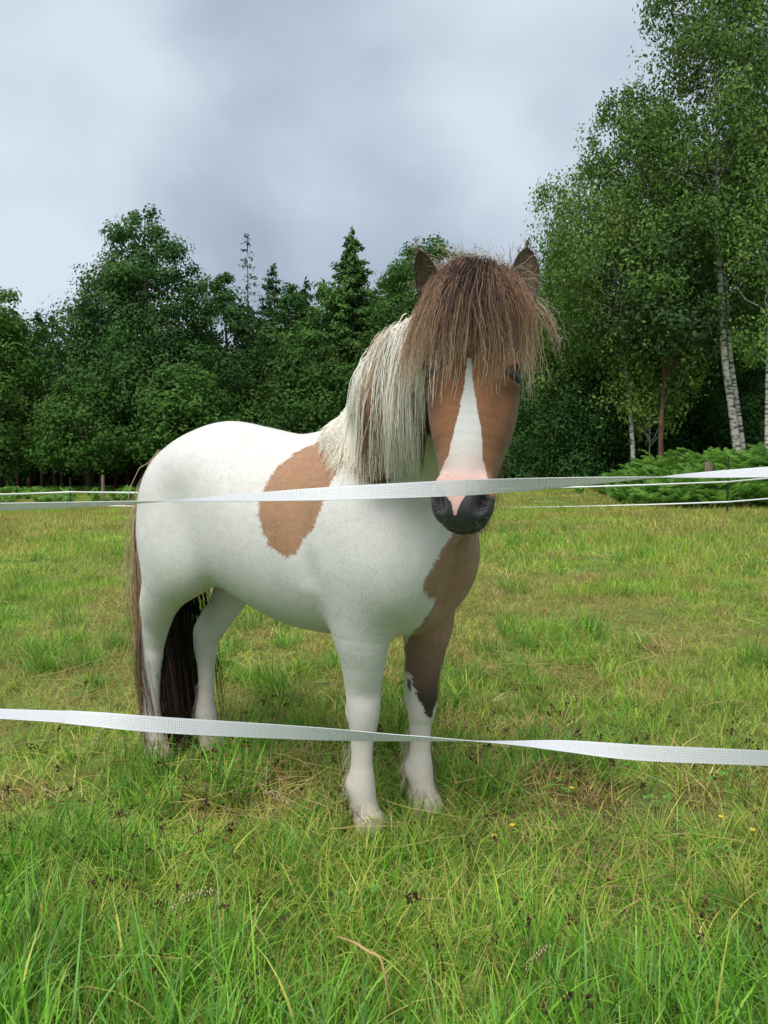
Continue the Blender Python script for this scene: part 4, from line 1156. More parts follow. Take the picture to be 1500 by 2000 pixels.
# fine hair lets light through
htr = hn_.nodes.new('ShaderNodeBsdfTranslucent'); hvc = hn_.nodes.new('ShaderNodeVertexColor'); hvc.layer_name = 'Col'; hn_.links.new(hvc.outputs[0], htr.inputs['Color'])
hmx = hn_.nodes.new('ShaderNodeMixShader'); hmx.inputs[0].default_value = 0.08
hn_.links.new(hb_.outputs[0], hmx.inputs[1]); hn_.links.new(htr.outputs[0], hmx.inputs[2]); hn_.links.new(hmx.outputs[0], hn_.nodes['Material Output'].inputs['Surface'])

pony = link('pony', None, label='skewbald brown and white pony facing the viewer behind white fence tape', category='pony')
pony.location = to_world(np.array([[-0.45, 0, 0.0]]))[0]
ROOT = np.array(pony.location)
def pony_part(name, V, faces, mat, colors=None, smooth=True, **props):
    return link(name, mesh_np(name, V - ROOT, faces, mat, colors, smooth), pony, **props)
body = pony_part('body', BW, [BQ], M_COAT, BC)

# ---- short coat hairs lying along the body
def tri_area_sample(nh):
    q = BV[BQ]
    ar = np.linalg.norm(np.cross(q[:, 2] - q[:, 0], q[:, 3] - q[:, 1]), axis=1) * 0.5
    wv = BW[BQ].mean(1); nn = BN[BQ].mean(1)
    Nw = nn[:, 0:1] * HX + nn[:, 1:2] * HY + nn[:, 2:3] * HZ
    f = ((CAM - wv) * Nw).sum(1) > -0.5
    hd_ = (q[:, 0, 0] > 0.27) & (q[:, 0, 2] > 0.83)
    p = ar * np.where(f, 1.0, 0.35) * np.where(hd_, 2.2, 1.0); p /= p.sum()
    k = rng.choice(len(q), nh, p=p)
    u, v = rng.random(nh)[:, None], rng.random(nh)[:, None]
    P_ = (q[k, 0] * (1 - u) + q[k, 1] * u) * (1 - v) + (q[k, 3] * (1 - u) + q[k, 2] * u) * v
    return P_
def flow(Lp, Nn):
    """direction the coat lies"""
    q = Lp - POLL; s = (q @ D_) / HL
    f = np.tile(np.array([-0.75, 0, -0.65]), (len(Lp), 1))
    low = np.clip((0.62 - Lp[:, 2]) / 0.1, 0, 1)[:, None]
    f = f * (1 - low) + np.array([-0.15, 0, -1.0]) * low
    chest = np.clip((Lp[:, 0] - 0.02) / 0.1, 0, 1)[:, None] * (1 - low)
    f = f * (1 - chest) + np.array([-0.1, 0, -1.0]) * chest
    hm = ((Lp[:, 0] > 0.25) & (Lp[:, 2] > 0.83))[:, None]
    f = np.where(hm, D_ + 0.9 * np.sign(q @ L_)[:, None] * L_ * np.clip((0.75 - s)[:, None], 0, 1) * 0.7, f)
    f = f + 0.16 * np.stack([vnoise(Lp * 7, 21), vnoise(Lp * 7, 22), vnoise(Lp * 7, 23)], -1)
    f = f - (f * Nn).sum(-1, keepdims=True) * Nn
    return norm(f)
NF = 230000
FP = tri_area_sample(NF)
v0, FN = fld_at(FP)
FP = FP - FN * v0[:, None]
ff = flow(FP, FN) + 0.10 * rng.normal(size=(NF, 3))
ff = norm(ff - (ff * FN).sum(-1, keepdims=True) * FN)
cF = coat(FP, FN)
keep_h = (cF[:, 0] < 0.50) | (rng.random(NF) < 0.45)          # the white coat is sleek; hairs show where it is coloured
FP, FN, ff, cF = FP[keep_h], FN[keep_h], ff[keep_h], cF[keep_h]; NF = len(FP)
s_h = ((FP - POLL) @ D_) / HL
on_head = (FP[:, 0] > 0.25) & (FP[:, 2] > 0.83)
ln = np.where(on_head, 0.007, 0.0125) * rng.uniform(0.6, 1.3, NF)
ln = np.where(on_head & (s_h > 0.84), ln * 0.35, ln)
ln = np.where((FP[:, 2] < 0.3), ln * 0.7, ln)
wd = np.where(on_head, 0.00055, 0.0008) * rng.uniform(0.7, 1.3, NF)
sd = norm(np.cross(ff, FN))
tip = FP + (ff * 0.95 + FN * rng.uniform(0.03, 0.10, (NF, 1))) * ln[:, None]
FVv = np.stack([FP - sd * wd[:, None] - FN * 0.001, FP + sd * wd[:, None] - FN * 0.001, tip], 1).reshape(-1, 3)
fc_ = cF * np.where(cF[:, :1] < 0.5, rng.uniform(0.88, 1.10, (NF, 1)), rng.uniform(0.98, 1.04, (NF, 1)))
fc3 = np.repeat(fc_, 3, 0)
fur_me = mesh_np('coat_hair', to_world(FVv) - ROOT, [np.arange(NF * 3).reshape(-1, 3)], M_COAT, np.clip(fc3, 0, 0.92))
Nw = FN[:, 0:1] * HX + FN[:, 1:2] * HY + FN[:, 2:3] * HZ
Nw = norm(Nw + 0.03 * rng.normal(size=Nw.shape))
fur_me.normals_split_custom_set_from_vertices(np.repeat(Nw, 3, 0).astype(np.float32))
link('coat_hair', fur_me, pony, kind='stuff')
# ---------------------------------------------------------------- long hair, grown as strands that fall and lie on the body
def grow(root, dir0, length, steps, grav, stiff=0.8, wave=0.0, wl=0.06, off=0.004, push=None, curl_seed=0, flyaway=0.0):
    n = len(root)
    st_ = length / (steps - 1)
    P_ = root.copy(); d_ = norm(dir0)
    out_ = [P_.copy()]
    ph = rng.uniform(0, 6.28, (n, 2)); amp = wave * rng.uniform(0.3, 1.5, n)
    w1 = wl * rng.uniform(0.7, 1.4, n)
    dist = np.zeros(n)
    kin = rng.normal(size=(n, 3))
    for i in range(1, steps):
        g = np.zeros((n, 3)); g[:, 2] = -1
        if push is not None:
            g = g + push
        d_ = norm(d_ * stiff + g * (grav if np.ndim(grav) == 0 else grav[:, None]) + 0.10 * np.stack([vnoise(P_ * 12 + 31, 41 + curl_seed), vnoise(P_ * 12 + 57, 42), vnoise(P_ * 12 + 91, 43)], -1) + flyaway * 0.25 * rng.normal(size=(n, 3)))
        P_ = P_ + d_ * (st_ if np.ndim(st_) == 0 else st_[:, None])
        for _ in range(2):
            v, g_ = fld_at(P_)
            pen = np.maximum(off - v, 0)
            P_ = P_ + g_ * pen[:, None]
        P_[:, 2] = np.maximum(P_[:, 2], 0.0 - 0.02)
        d_ = norm(P_ - out_[-1])
        out_.append(P_.copy())
    S_ = np.stack(out_, 1)
    # crimp
    if wave > 0:
        tt = np.linspace(0, 1, steps)[None, :] * (length if np.ndim(length) else np.full(n, length))[:, None]
        side_ = norm(np.cross(d_, rng.normal(size=(n, 3))))
        side2 = norm(np.cross(d_, side_))
        k = 2 * np.pi / w1[:, None]
        ramp = np.clip(tt / 0.05, 0, 1)
        S_ = S_ + side_[:, None] * (amp[:, None] * np.sin(k * tt + ph[:, :1]) * ramp)[..., None] + side2[:, None] * (amp[:, None] * 0.7 * np.sin(k * 1.37 * tt + ph[:, 1:]) * ramp)[..., None]
    return S_

def strands(S_, r0, r1, cols):
    """3-sided tubes; S_ (n, steps, 3) local coordinates; cols (n, steps, 3)"""
    n, k, _ = S_.shape
    T = norm(np.gradient(S_, axis=1))
    A = norm(np.cross(T, np.array([0.31, 0.85, 0.42])));  B = np.cross(T, A)
    r = (r0 if np.ndim(r0) else np.full(n, r0))[:, None] * (1 - np.linspace(0, 1, k)[None] ** 2) + r1 * np.linspace(0, 1, k)[None] ** 2
    V = []
    for a in (0, 2.0944, 4.18879):
        V.append(S_ + r[..., None] * (A * math.cos(a) + B * math.sin(a)))
    V = np.stack(V, 2)
    base = (np.arange(n)[:, None, None] * k + np.arange(k - 1)[None, :, None]) * 3
    j = np.arange(3)[None, None]; jn = (j + 1) % 3
    q = np.stack([base + j, base + jn, base + 3 + jn, base + 3 + j], -1).reshape(-1, 4)
    return V.reshape(-1, 3), q, np.repeat(cols, 3, 1).reshape(-1, 3) if cols.shape[1] == k else None

def hair_part(name, S_, r0, r1, cols, soft=0.0, **props):
    V, q, c = strands(S_, r0, r1, cols)
    o = pony_part(name, to_world(V), [q], M_HAIR, c, **props)
    if soft:                                   # strands of one lock shade together, as a mass of fine hair does
        cen_ = np.repeat(S_.reshape(-1, 3), 3, 0)
        _, g_ = fld_at(cen_)
        nl = norm(norm(V - cen_) * (1 - soft) + g_ * soft)
        nw = nl[:, 0:1] * HX + nl[:, 1:2] * HY + nl[:, 2:3] * HZ
        o.data.normals_split_custom_set_from_vertices(nw.astype(np.float32))
    return o

def clumped(S_, ncl, amount):
    """gather strands towards a random guide of their own neighbourhood, more towards the tips"""
    n, k, _ = S_.shape
    gi = rng.choice(n, ncl, replace=False)
    R_ = S_[:, 0]; G_ = S_[gi, 0]
    M_ = S_[:, k // 2]; H_ = S_[gi, k // 2]
    best = np.zeros(n, int)
    for a in range(0, n, 500):
        dd = ((R_[a:a + 500, None] - G_[None]) ** 2).sum(-1) + 0.5 * ((M_[a:a + 500, None] - H_[None]) ** 2).sum(-1)
        best[a:a + 500] = dd.argmin(1)
    t = (np.linspace(0, 1, k) ** 1.2 * amount)[None, :, None] * rng.uniform(0.3, 1.2, (n, 1, 1))
    t = np.clip(t, 0, 0.95)
    return S_ * (1 - t) + S_[gi[best]] * t, best

def ramp_cols(stops, t):
    ts = np.array([s[0] for s in stops]); cs = np.array([s[1] for s in stops])
    return np.stack([np.interp(t, ts, cs[:, i]) for i in range(3)], -1)

# ---- crest line from poll to withers
neck_c = catmull(np.array([r[:3] for r in NK]), 10)
up_n = None
CR = []
for i in range(len(neck_c)):
    tdir = norm(neck_c[min(i + 1, len(neck_c) - 1)] - neck_c[max(i - 1, 0)])
    upn = norm(np.array([-0.25, 0.0, 1.0]) - (np.array([-0.25, 0, 1.0]) @ tdir) * tdir)
    lo, hi = 0.0, 0.45
    for _ in range(24):
        mid_ = (lo + hi) / 2
        v, _g = fld_at((neck_c[i] + upn * mid_)[None])
        if v[0] < 0: lo = mid_
        else: hi = mid_
    CR.append(neck_c[i] + upn * lo)
CR = np.array(CR)
CR = CR[5:]
CR = np.vstack([CR, POLL + np.array([0, 0, 0.03])])
def crest(t):
    t = np.clip(t, 0, 1) * (len(CR) - 1)
    i = np.minimum(t.astype(int), len(CR) - 2)
    return CR[i] + (CR[i + 1] - CR[i]) * (t - i)[:, None]

# mane: pale, thick, falling on the side towards the viewer, with a chestnut lock inside it
NM = 7000
tm = 0.17 + 0.78 * rng.uniform(0.0, 1.0, NM) ** 0.92
root = crest(tm) + rng.normal(size=(NM, 3)) * np.array([0.010, 0.010, 0.004])
right = np.array([0.0, -1.0, 0.0])
sd_ = np.where((rng.random(NM) < 0.95) | (tm > 0.7), 1.0, -0.7)[:, None]
lift = rng.uniform(0.0, 0.40, (NM, 1)) ** 1.5
d0 = right * sd_ * 0.9 + np.array([0.12, 0, 0.0]) + np.array([0, 0, 1.0]) * lift + 0.14 * rng.normal(size=(NM, 3))
Lm = np.interp(tm, [0.17, 0.3, 0.45, 0.7, 0.9, 1.0], [0.16, 0.27, 0.36, 0.45, 0.46, 0.40]) * rng.uniform(0.34, 1.15, NM) ** 0.75
# the chestnut lock grows from one stretch of the crest and lies on top
lock = np.exp(-((tm - 0.575) / 0.024) ** 2) * 0.6 > rng.uniform(0.0, 1.0, NM)
Lm = np.where(lock, Lm * 1.08, Lm)
S_ = grow(root, d0, Lm, 11, 0.42 * rng.uniform(0.85, 1.15, NM), 0.74, 0.0030, 0.07, np.where(lock, 0.010, 0.005) + 0.007 * rng.random(NM) ** 2, push=-N_ * (np.clip(tm - 0.6, 0, 1) * 0.55)[:, None] + np.where(rng.random((NM, 1)) < 0.12, 0.10, 0.03) * rng.normal(size=(NM, 3)))
S1_, _ = clumped(S_, 650, 0.30); S_[~lock] = S1_[~lock]; S2_, _ = clumped(S_[lock], 24, 0.45); S_[lock] = S2_
t = np.linspace(0, 1, 11)[None, :].repeat(NM, 0)
cream = ramp_cols([(0, (0.88, 0.82, 0.69)), (0.5, (0.92, 0.88, 0.77)), (1, (0.86, 0.79, 0.63))], t)
brown = ramp_cols([(0, (0.76, 0.69, 0.55)), (0.42, (0.72, 0.62, 0.47)), (0.54, (0.42, 0.24, 0.135)), (0.68, (0.26, 0.130, 0.074)), (0.85, (0.13, 0.068, 0.046)), (1, (0.30, 0.19, 0.12))], t)
hue = rng.random(NM)
cols = np.where(lock[:, None, None], brown, cream) * (0.90 + 0.14 * hue)[:, None, None]
hair_part('mane', S_, 0.00115 * rng.uniform(0.6, 1.3, NM), 0.00028, np.clip(cols, 0.01, 0.93), soft=0.6, label='long cream mane with a chestnut lock falling over the neck')

# forelock: brown fringe over the brow
NFk = 4300
a = np.clip(rng.normal(size=NFk) * 0.55, -1.25, 1.25)
l0 = a * 0.056; s0 = rng.uniform(-0.05, 0.06, NFk)
root = POLL + D_ * (s0 * HL)[:, None] + L_ * l0[:, None] + N_ * rng.uniform(-0.05, 0.02, NFk)[:, None]
for _ in range(4):
    v, g_ = fld_at(root); root = root - g_ * v[:, None]
d0 = N_ * 0.95 + np.array([0, 0, 0.20]) * rng.uniform(-0.2, 1.1, (NFk, 1)) + L_ * (a * 0.95 - 0.10)[:, None] + 0.14 * rng.normal(size=(NFk, 3))
Lf = (1 + 0.38 * vnoise(np.stack([a * 6, s0 * 40, a * 0], -1), 5)) * (0.280 - 0.030 * np.abs(a) - 0.02 * (a > 0.5)) * rng.uniform(0.16, 1.0, NFk) ** 0.6 * np.where(rng.random(NFk) < 0.07, 1.22, 1.0)
S_ = grow(root, d0, Lf, 15, 0.30, 0.80, 0.0, 0.045, 0.004 + 0.020 * rng.random(NFk) ** 1.5, push=L_ * (a * np.where(a > 0, 0.09, 0.34) - 0.03)[:, None] + np.where(rng.random((NFk, 1)) < 0.10, 0.15, 0.04) * rng.normal(size=(NFk, 3)))
S_, cl = clumped(S_, 230, 0.42)
# crimp of the single hairs, stronger towards the tips
tl = np.linspace(0, 1, 15)[None] * Lf[:, None]
for k_ in range(2):
    ph = rng.uniform(0, 6.28, (NFk, 1)); w_ = rng.uniform(0.015, 0.055, (NFk, 1)); am = rng.uniform(0.0006, 0.0034, (NFk, 1))
    S_ = S_ + norm(rng.normal(size=(NFk, 3)))[:, None] * (am * np.sin(2 * np.pi * tl / w_ + ph) * np.clip(tl / 0.12, 0, 1.4))[..., None]
t = np.linspace(0, 1, 15)[None].repeat(NFk, 0)
dark = ramp_cols([(0, (0.080, 0.047, 0.035)), (0.4, (0.048, 0.027, 0.022)), (0.75, (0.13, 0.070, 0.043)), (1, (0.32, 0.20, 0.12))], t)
lightb = ramp_cols([(0, (0.17, 0.098, 0.062)), (0.35, (0.27, 0.150, 0.086)), (0.7, (0.42, 0.275, 0.165)), (1, (0.56, 0.42, 0.27))], t)
kk = np.clip(np.abs(a - 0.05) * 2.3 - 0.42 + rng.normal(size=NFk) * 0.28, 0, 1)
kk = np.where(rng.random(NFk) < 0.13, 1.0, kk)[:, None, None]
cols = (dark * (1 - kk) + lightb * kk) * rng.uniform(0.72, 1.28, (NFk, 1, 1))
hair_part('forelock', S_, 0.00072 * rng.uniform(0.5, 1.4, NFk), 0.00028, np.clip(cols, 0.008, 0.8), label='thick dark brown forelock with tan tips hanging over the eyes')

# cheek hair behind the eye on the picture's left, and the stray lock on the right
n1_ = 420
u = rng.random(n1_)
root = np.array([hd(0.30 + 0.22 * k, -0.092 - 0.01 * rng.random(), -0.10 - 0.05 * rng.random()) for k in u])
S_ = grow(root, -L_ * 0.7 + np.array([0, 0, -0.6]) + 0.2 * rng.normal(size=(n1_, 3)), rng.uniform(0.06, 0.15, n1_), 10, 0.3, 0.8, 0.003, 0.05, 0.004)
c = ramp_cols([(0, (0.07, 0.04, 0.028)), (0.6, (0.12, 0.07, 0.045)), (1, (0.26, 0.17, 0.10))], np.linspace(0, 1, 10)[None].repeat(n1_, 0))
hair_part('cheek_hair', S_, 0.0008, 0.0003, c * rng.uniform(0.7, 1.3, (n1_, 1, 1)))
n2_ = 80
root = np.array([hd(0.02 + 0.06 * rng.random(), 0.085 + 0.02 * rng.random(), -0.05) for k in range(n2_)])
S_ = grow(root, L_ * 1.0 + np.array([0, 0, 0.25]) + 0.12 * rng.normal(size=(n2_, 3)), rng.uniform(0.08, 0.18, n2_), 14, 0.20, 0.9, 0.004, 0.05, 0.004, push=L_ * 0.25)
S_, _ = clumped(S_, 14, 0.7)
c = ramp_cols([(0, (0.5, 0.42, 0.30)), (1, (0.34, 0.24, 0.14))], np.linspace(0, 1, 14)[None].repeat(n2_, 0))
hair_part('stray_lock', S_, 0.0006, 0.0003, c * rng.uniform(0.7, 1.3, (n2_, 1, 1)))
# pale tuft between the ears (mane showing behind the poll)
n3_ = 620
root = POLL + L_ * rng.uniform(-0.075, 0.07, n3_)[:, None] - N_ * rng.uniform(0.05, 0.11, n3_)[:, None]
for _ in range(4):
    v, g_ = fld_at(root); root = root - g_ * v[:, None]
S_ = grow(root, np.array([0, 0, 1.0]) + L_ * rng.uniform(-0.6, 0.6, n3_)[:, None] + N_ * 0.15 + 0.2 * rng.normal(size=(n3_, 3)), rng.uniform(0.05, 0.12, n3_), 10, 0.16, 0.9, 0.003, 0.05, 0.002)
c = ramp_cols([(0, (0.5, 0.4, 0.28)), (1, (0.66, 0.57, 0.42))], np.linspace(0, 1, 10)[None].repeat(n3_, 0))
hair_part('poll_tuft', S_, 0.0007, 0.0003, c * rng.uniform(0.7, 1.15, (n3_, 1, 1)))

# tail: pale at the dock, black-brown below, reaching the ground
NT = 3600
u = rng.random(NT) ** 1.3
dock0 = np.array([-0.930, 0.0, 1.035])
root = dock0 + np.array([-0.030, 0.012, -0.22]) * u[:, None] + rng.normal(size=(NT, 3)) * np.array([0.008, 0.034, 0.012])
lowk = rng.random(NT)
d0 = np.array([-0.6, 0, 0.0]) + 0.18 * rng.normal(size=(NT, 3)) * np.array([0.7, 1.2, 0.6])
Lt = np.where(lowk < 0.32, rng.uniform(0.10, 0.40, NT), rng.uniform(0.70, 1.02, NT))
S_ = grow(root, d0, Lt, 14, 0.52, 0.70, 0.003, 0.12, 0.006, push=np.array([0.20, 0.0, 0]) + 0.02 * rng.normal(size=(NT, 3)))
S_, _ = clumped(S_, 150, 0.5)
t = np.linspace(0, 1, 14)[None].repeat(NT, 0)
top = ramp_cols([(0, (0.66, 0.50, 0.33)), (0.35, (0.56, 0.40, 0.25)), (0.65, (0.34, 0.20, 0.12)), (1, (0.10, 0.05, 0.035))], t)
blk = ramp_cols([(0, (0.20, 0.12, 0.075)), (0.3, (0.045, 0.027, 0.022)), (0.8, (0.016, 0.011, 0.010)), (1, (0.045, 0.024, 0.018))], t)
outer = (np.clip((-root[:, 1] + 0.01) / 0.05, 0, 1) * 0.75 + rng.random(NT) * 0.35 + (lowk < 0.32) * 0.7) > 0.72
xm_, _, _ = proj(to_world(S_[:, 5])); outer |= (xm_ < 288) & (rng.random(NT) < 0.85)
cols = np.where(outer[:, None, None], top, blk) * rng.uniform(0.75, 1.2, (NT, 1, 1))
hair_part('tail', S_, 0.0013 * rng.uniform(0.6, 1.4, NT), 0.0004, np.clip(cols, 0.006, 0.8), label='long tail, pale at the dock and black below')

# feather on the fetlocks, chin whiskers and the beard under the jaw
for k_, (x, y, sy) in LEGS.items():
    n4 = 170
    zt = rng.uniform(0.07, 0.22, n4)
    root = np.stack([np.full(n4, x - 0.034), y + rng.normal(size=n4) * 0.016, zt], -1)
    S4 = (grow(root, np.array([-0.6, 0, -0.5]) + 0.2 * rng.normal(size=(n4, 3)), rng.uniform(0.02, 0.055, n4), 6, 0.4, 0.7, 0.0, 0.05, 0.001))
    an = rng.uniform(0, 6.283, 150)
    root = np.stack([x + 0.008 + 0.034 * np.cos(an), y + 0.034 * np.sin(an), rng.uniform(0.03, 0.06, 150)], -1)
    S4 = np.concatenate([S4, grow(root, np.stack([np.cos(an) * .5, np.sin(an) * .5, -np.ones(150)], -1) + 0.15 * rng.normal(size=(150, 3)), rng.uniform(0.02, 0.045, 150), 6, 0.4, 0.7, 0.0, 0.05, 0.001)])
    n4 += 150
    hair_part('feather', S4, 0.0006, 0.0002, np.tile(np.array((0.66, 0.58, 0.47)), (n4, 6, 1)) * rng.uniform(0.8, 1.1, (n4, 1, 1)))

n5 = 110
root = np.array([hd(rng.uniform(0.84, 1.0), rng.uniform(-0.055, 0.055), rng.uniform(-0.08, 0.01)) for _ in range(n5)])
for _ in range(4):
    v, g_ = fld_at(root); root = root - g_ * v[:, None]
v, g_ = fld_at(root)
S_ = grow(root, g_ + 0.25 * rng.normal(size=(n5, 3)), rng.uniform(0.015, 0.05, n5), 6, 0.12, 0.9, 0, 0.05, 0.0005)
hair_part('whiskers', S_, 0.00028, 0.00012, np.tile(np.array((0.22, 0.19, 0.16)), (n5, 6, 1)), kind='stuff')
n6 = 260
root = np.array([hd(rng.uniform(0.62, 0.92), rng.uniform(-0.02, 0.055), -0.135 + 0.03 * rng.random()) for _ in range(n6)])
for _ in range(4):
    v, g_ = fld_at(root); root = root - g_ * v[:, None]
S_ = grow(root, np.array([0, 0, -1.0]) + L_ * 0.15 + 0.2 * rng.normal(size=(n6, 3)), rng.uniform(0.05, 0.10, n6), 8, 0.2, 0.85, 0.001, 0.06, 0.002)
hair_part('beard', S_, 0.00055, 0.0002, np.tile(np.array((0.36, 0.25, 0.16)), (n6, 8, 1)) * rng.uniform(0.6, 1.3, (n6, 1, 1)), kind='stuff')

# ---- ears, eyes, hooves
def ear(base, tip, facing, wmax, name):
    """cupped shell: rows along the ear, columns across"""
    ax = tip - base; Lh = np.linalg.norm(ax); ax = ax / Lh
    fwd_ = norm(facing - (facing @ ax) * ax); sdv = np.cross(ax, fwd_)
    rows, colsn = 16, 13
    V = []; Cc = []
    for lay in (0, 1):
        for i in range(rows):
            t = i / (rows - 1)
            w = wmax * (0.62 + 1.35 * t - 1.97 * t ** 2.0) if t > 0 else wmax * 0.62
            w = wmax * max(0.02, (0.70 + 0.9 * t) * (1 - t ** 2.2) ** 0.75)
            for j in range(colsn):
                u = (j / (colsn - 1) - 0.5) * 2
                ang = u * (2.15 - 1.0 * t)
                r = w * 0.62
                p = base + ax * (t * Lh) + sdv * math.sin(ang) * r * 1.05 + fwd_ * (-math.cos(ang) * r * 0.9 + r * 0.4)
                thick = 0.004 * (1 - 0.6 * abs(u))
                nrm = sdv * math.sin(ang) - fwd_ * math.cos(ang)
                p = p + nrm * (thick if lay == 0 else 0)
                p = p + ax * (-0.004 * u * u)
                V.append(p)
                edge = abs(u) ** 4
                if lay == 0:
                    cc = np.array((0.20, 0.12, 0.075)) * (1 - t * 0.3) * (1 - 0.5 * (t > 0.85))
                else:
                    cc = np.array((0.20, 0.15, 0.105)) * (1 - edge) + np.array((0.05, 0.03, 0.022)) * edge
                    cc = cc * (0.75 + 0.5 * rng.random())
                if t > 0.955: cc = np.array((0.5, 0.4, 0.3))
                Cc.append(cc)
    V = np.array(V); Cc = np.array(Cc)
    q = []
    nL = rows * colsn
    for lay in (0, 1):
        for i in range(rows - 1):
            for j in range(colsn - 1):
                f = [lay * nL + i * colsn + j, lay * nL + i * colsn + j + 1, lay * nL + (i + 1) * colsn + j + 1, lay * nL + (i + 1) * colsn + j]
                q.append(f if lay else f[::-1])
    for i in range(rows - 1):
        for j in (0, colsn - 1):
            q.append([i * colsn + j, (i + 1) * colsn + j, nL + (i + 1) * colsn + j, nL + i * colsn + j])
    er = pony_part(name, to_world(V), [np.array(q)], M_COAT, Cc)
    # hair inside and round the ear
    n7 = 260
    k = rng.integers(nL, 2 * nL, n7); k = k[(Cc[k].sum(1) > 0)]
    root = V[k]
    S2 = grow(root, np.tile(ax * 0.8 + fwd_ * 0.5, (len(k), 1)) + 0.35 * rng.normal(size=(len(k), 3)), rng.uniform(0.01, 0.028, len(k)), 5, 0.02, 0.9, 0, 0.05, -0.1)
    cH = np.tile(np.array((0.28, 0.21, 0.145)), (len(k), 5, 1)) * rng.uniform(0.35, 1.4, (len(k), 1, 1))
    Vh, qh, ch = strands(S2, 0.0006, 0.0002, cH)
    h_ = link('ear_hair', mesh_np('ear_hair', to_world(Vh) - ROOT, [qh], M_HAIR, ch), er)
    return er
zup = np.array([0, 0, 1.0])
eb = hd(0.075, -0.088, -0.050); et = atl(817, 484, 1.745)
ear(eb, et, norm(N_ * 0.95 - L_ * 0.45), 0.050, 'ear')
eb = hd(0.065, 0.100, -0.055); et = atl(1030, 479, 1.745)
ear(eb, et, norm(N_ * 1.0 + L_ * 0.25), 0.050, 'ear')

m_eye, en, ebd = new_mat('eye_glossy')
ebd.inputs['Base Color'].default_value = (0.006, 0.005, 0.005, 1); ebd.inputs['Roughness'].default_value = 0.06; ebd.inputs['Coat Weight'].default_value = 0.6
def sphere_np(c, r, nu=20, nv=14, axes=np.eye(3)):
    th = np.linspace(0, np.pi, nv); ph = np.linspace(0, 2 * np.pi, nu, endpoint=False)
    T_, P_ = np.meshgrid(th, ph, indexing='ij')
    d = np.stack([np.sin(T_) * np.cos(P_), np.sin(T_) * np.sin(P_), np.cos(T_)], -1).reshape(-1, 3) * np.asarray(r)
    i = np.arange(nv - 1)[:, None] * nu; j = np.arange(nu)[None]; jn = (j + 1) % nu
    q = np.stack([i + j, i + nu + j, i + nu + jn, i + jn], -1).reshape(-1, 4)
    return np.asarray(c) + d @ axes, q
m_lash, _, lb = new_mat('eyelid_skin'); lb.inputs['Base Color'].default_value = (0.02, 0.015, 0.013, 1); lb.inputs['Roughness'].default_value = 0.5
for sg in (-1, 1):
    V, q = sphere_np(hd(0.395, sg * 0.088, -0.018), (0.019, 0.020, 0.017), axes=AX)
    eo = pony_part('eye', to_world(V), [q], m_eye)
    # lids: two arcs hugging the ball
    for up_ in (-1, 1):
        an = np.linspace(-1.25, 1.25, 12)
        cen = hd(0.395, sg * 0.088, -0.018)
        od = norm(L_ * sg * 0.8 + N_ * 0.6); td = norm(np.cross(od, D_))
        pts = np.array([cen + 0.0198 * (od * math.cos(b_) * 0.86 + td * math.sin(b_) + D_ * up_ * 0.50 * math.cos(b_)) for b_ in an])
        V, q, tr = tube_np(pts, np.full(12, 0.0032), 6)
        link('eyelid', mesh_np('eyelid', to_world(V) - ROOT, [q, tr], m_lash), eo)
m_hoof, hn, hb = new_mat('hoof_horn')
hb.inputs['Roughness'].default_value = 0.55
wv_ = hn.nodes.new('ShaderNodeTexNoise'); wv_.inputs['Scale'].default_value = 40
rp = hn.nodes.new('ShaderNodeValToRGB'); rp.color_ramp.elements[0].color = (0.34, 0.28, 0.20, 1); rp.color_ramp.elements[1].color = (0.52, 0.46, 0.36, 1)
hn.links.new(wv_.outputs[0], rp.inputs[0]); hn.links.new(rp.outputs[0], hb.inputs['Base Color'])
for k_, (x, y, sy) in LEGS.items():
    xo = x + (0.012 if 'F' in k_ else 0.002)
    P_ = np.array([(xo + .004, y, 0.022), (xo + .006, y, 0.012), (xo + .014, y, -0.016), (xo + .018, y, -0.032)])
    V, q, tr = tube_np(P_, np.array([0.036, 0.0425, 0.048, 0.051]), 20)
    pony_part('hoof', to_world(V), [q, tr], m_hoof)
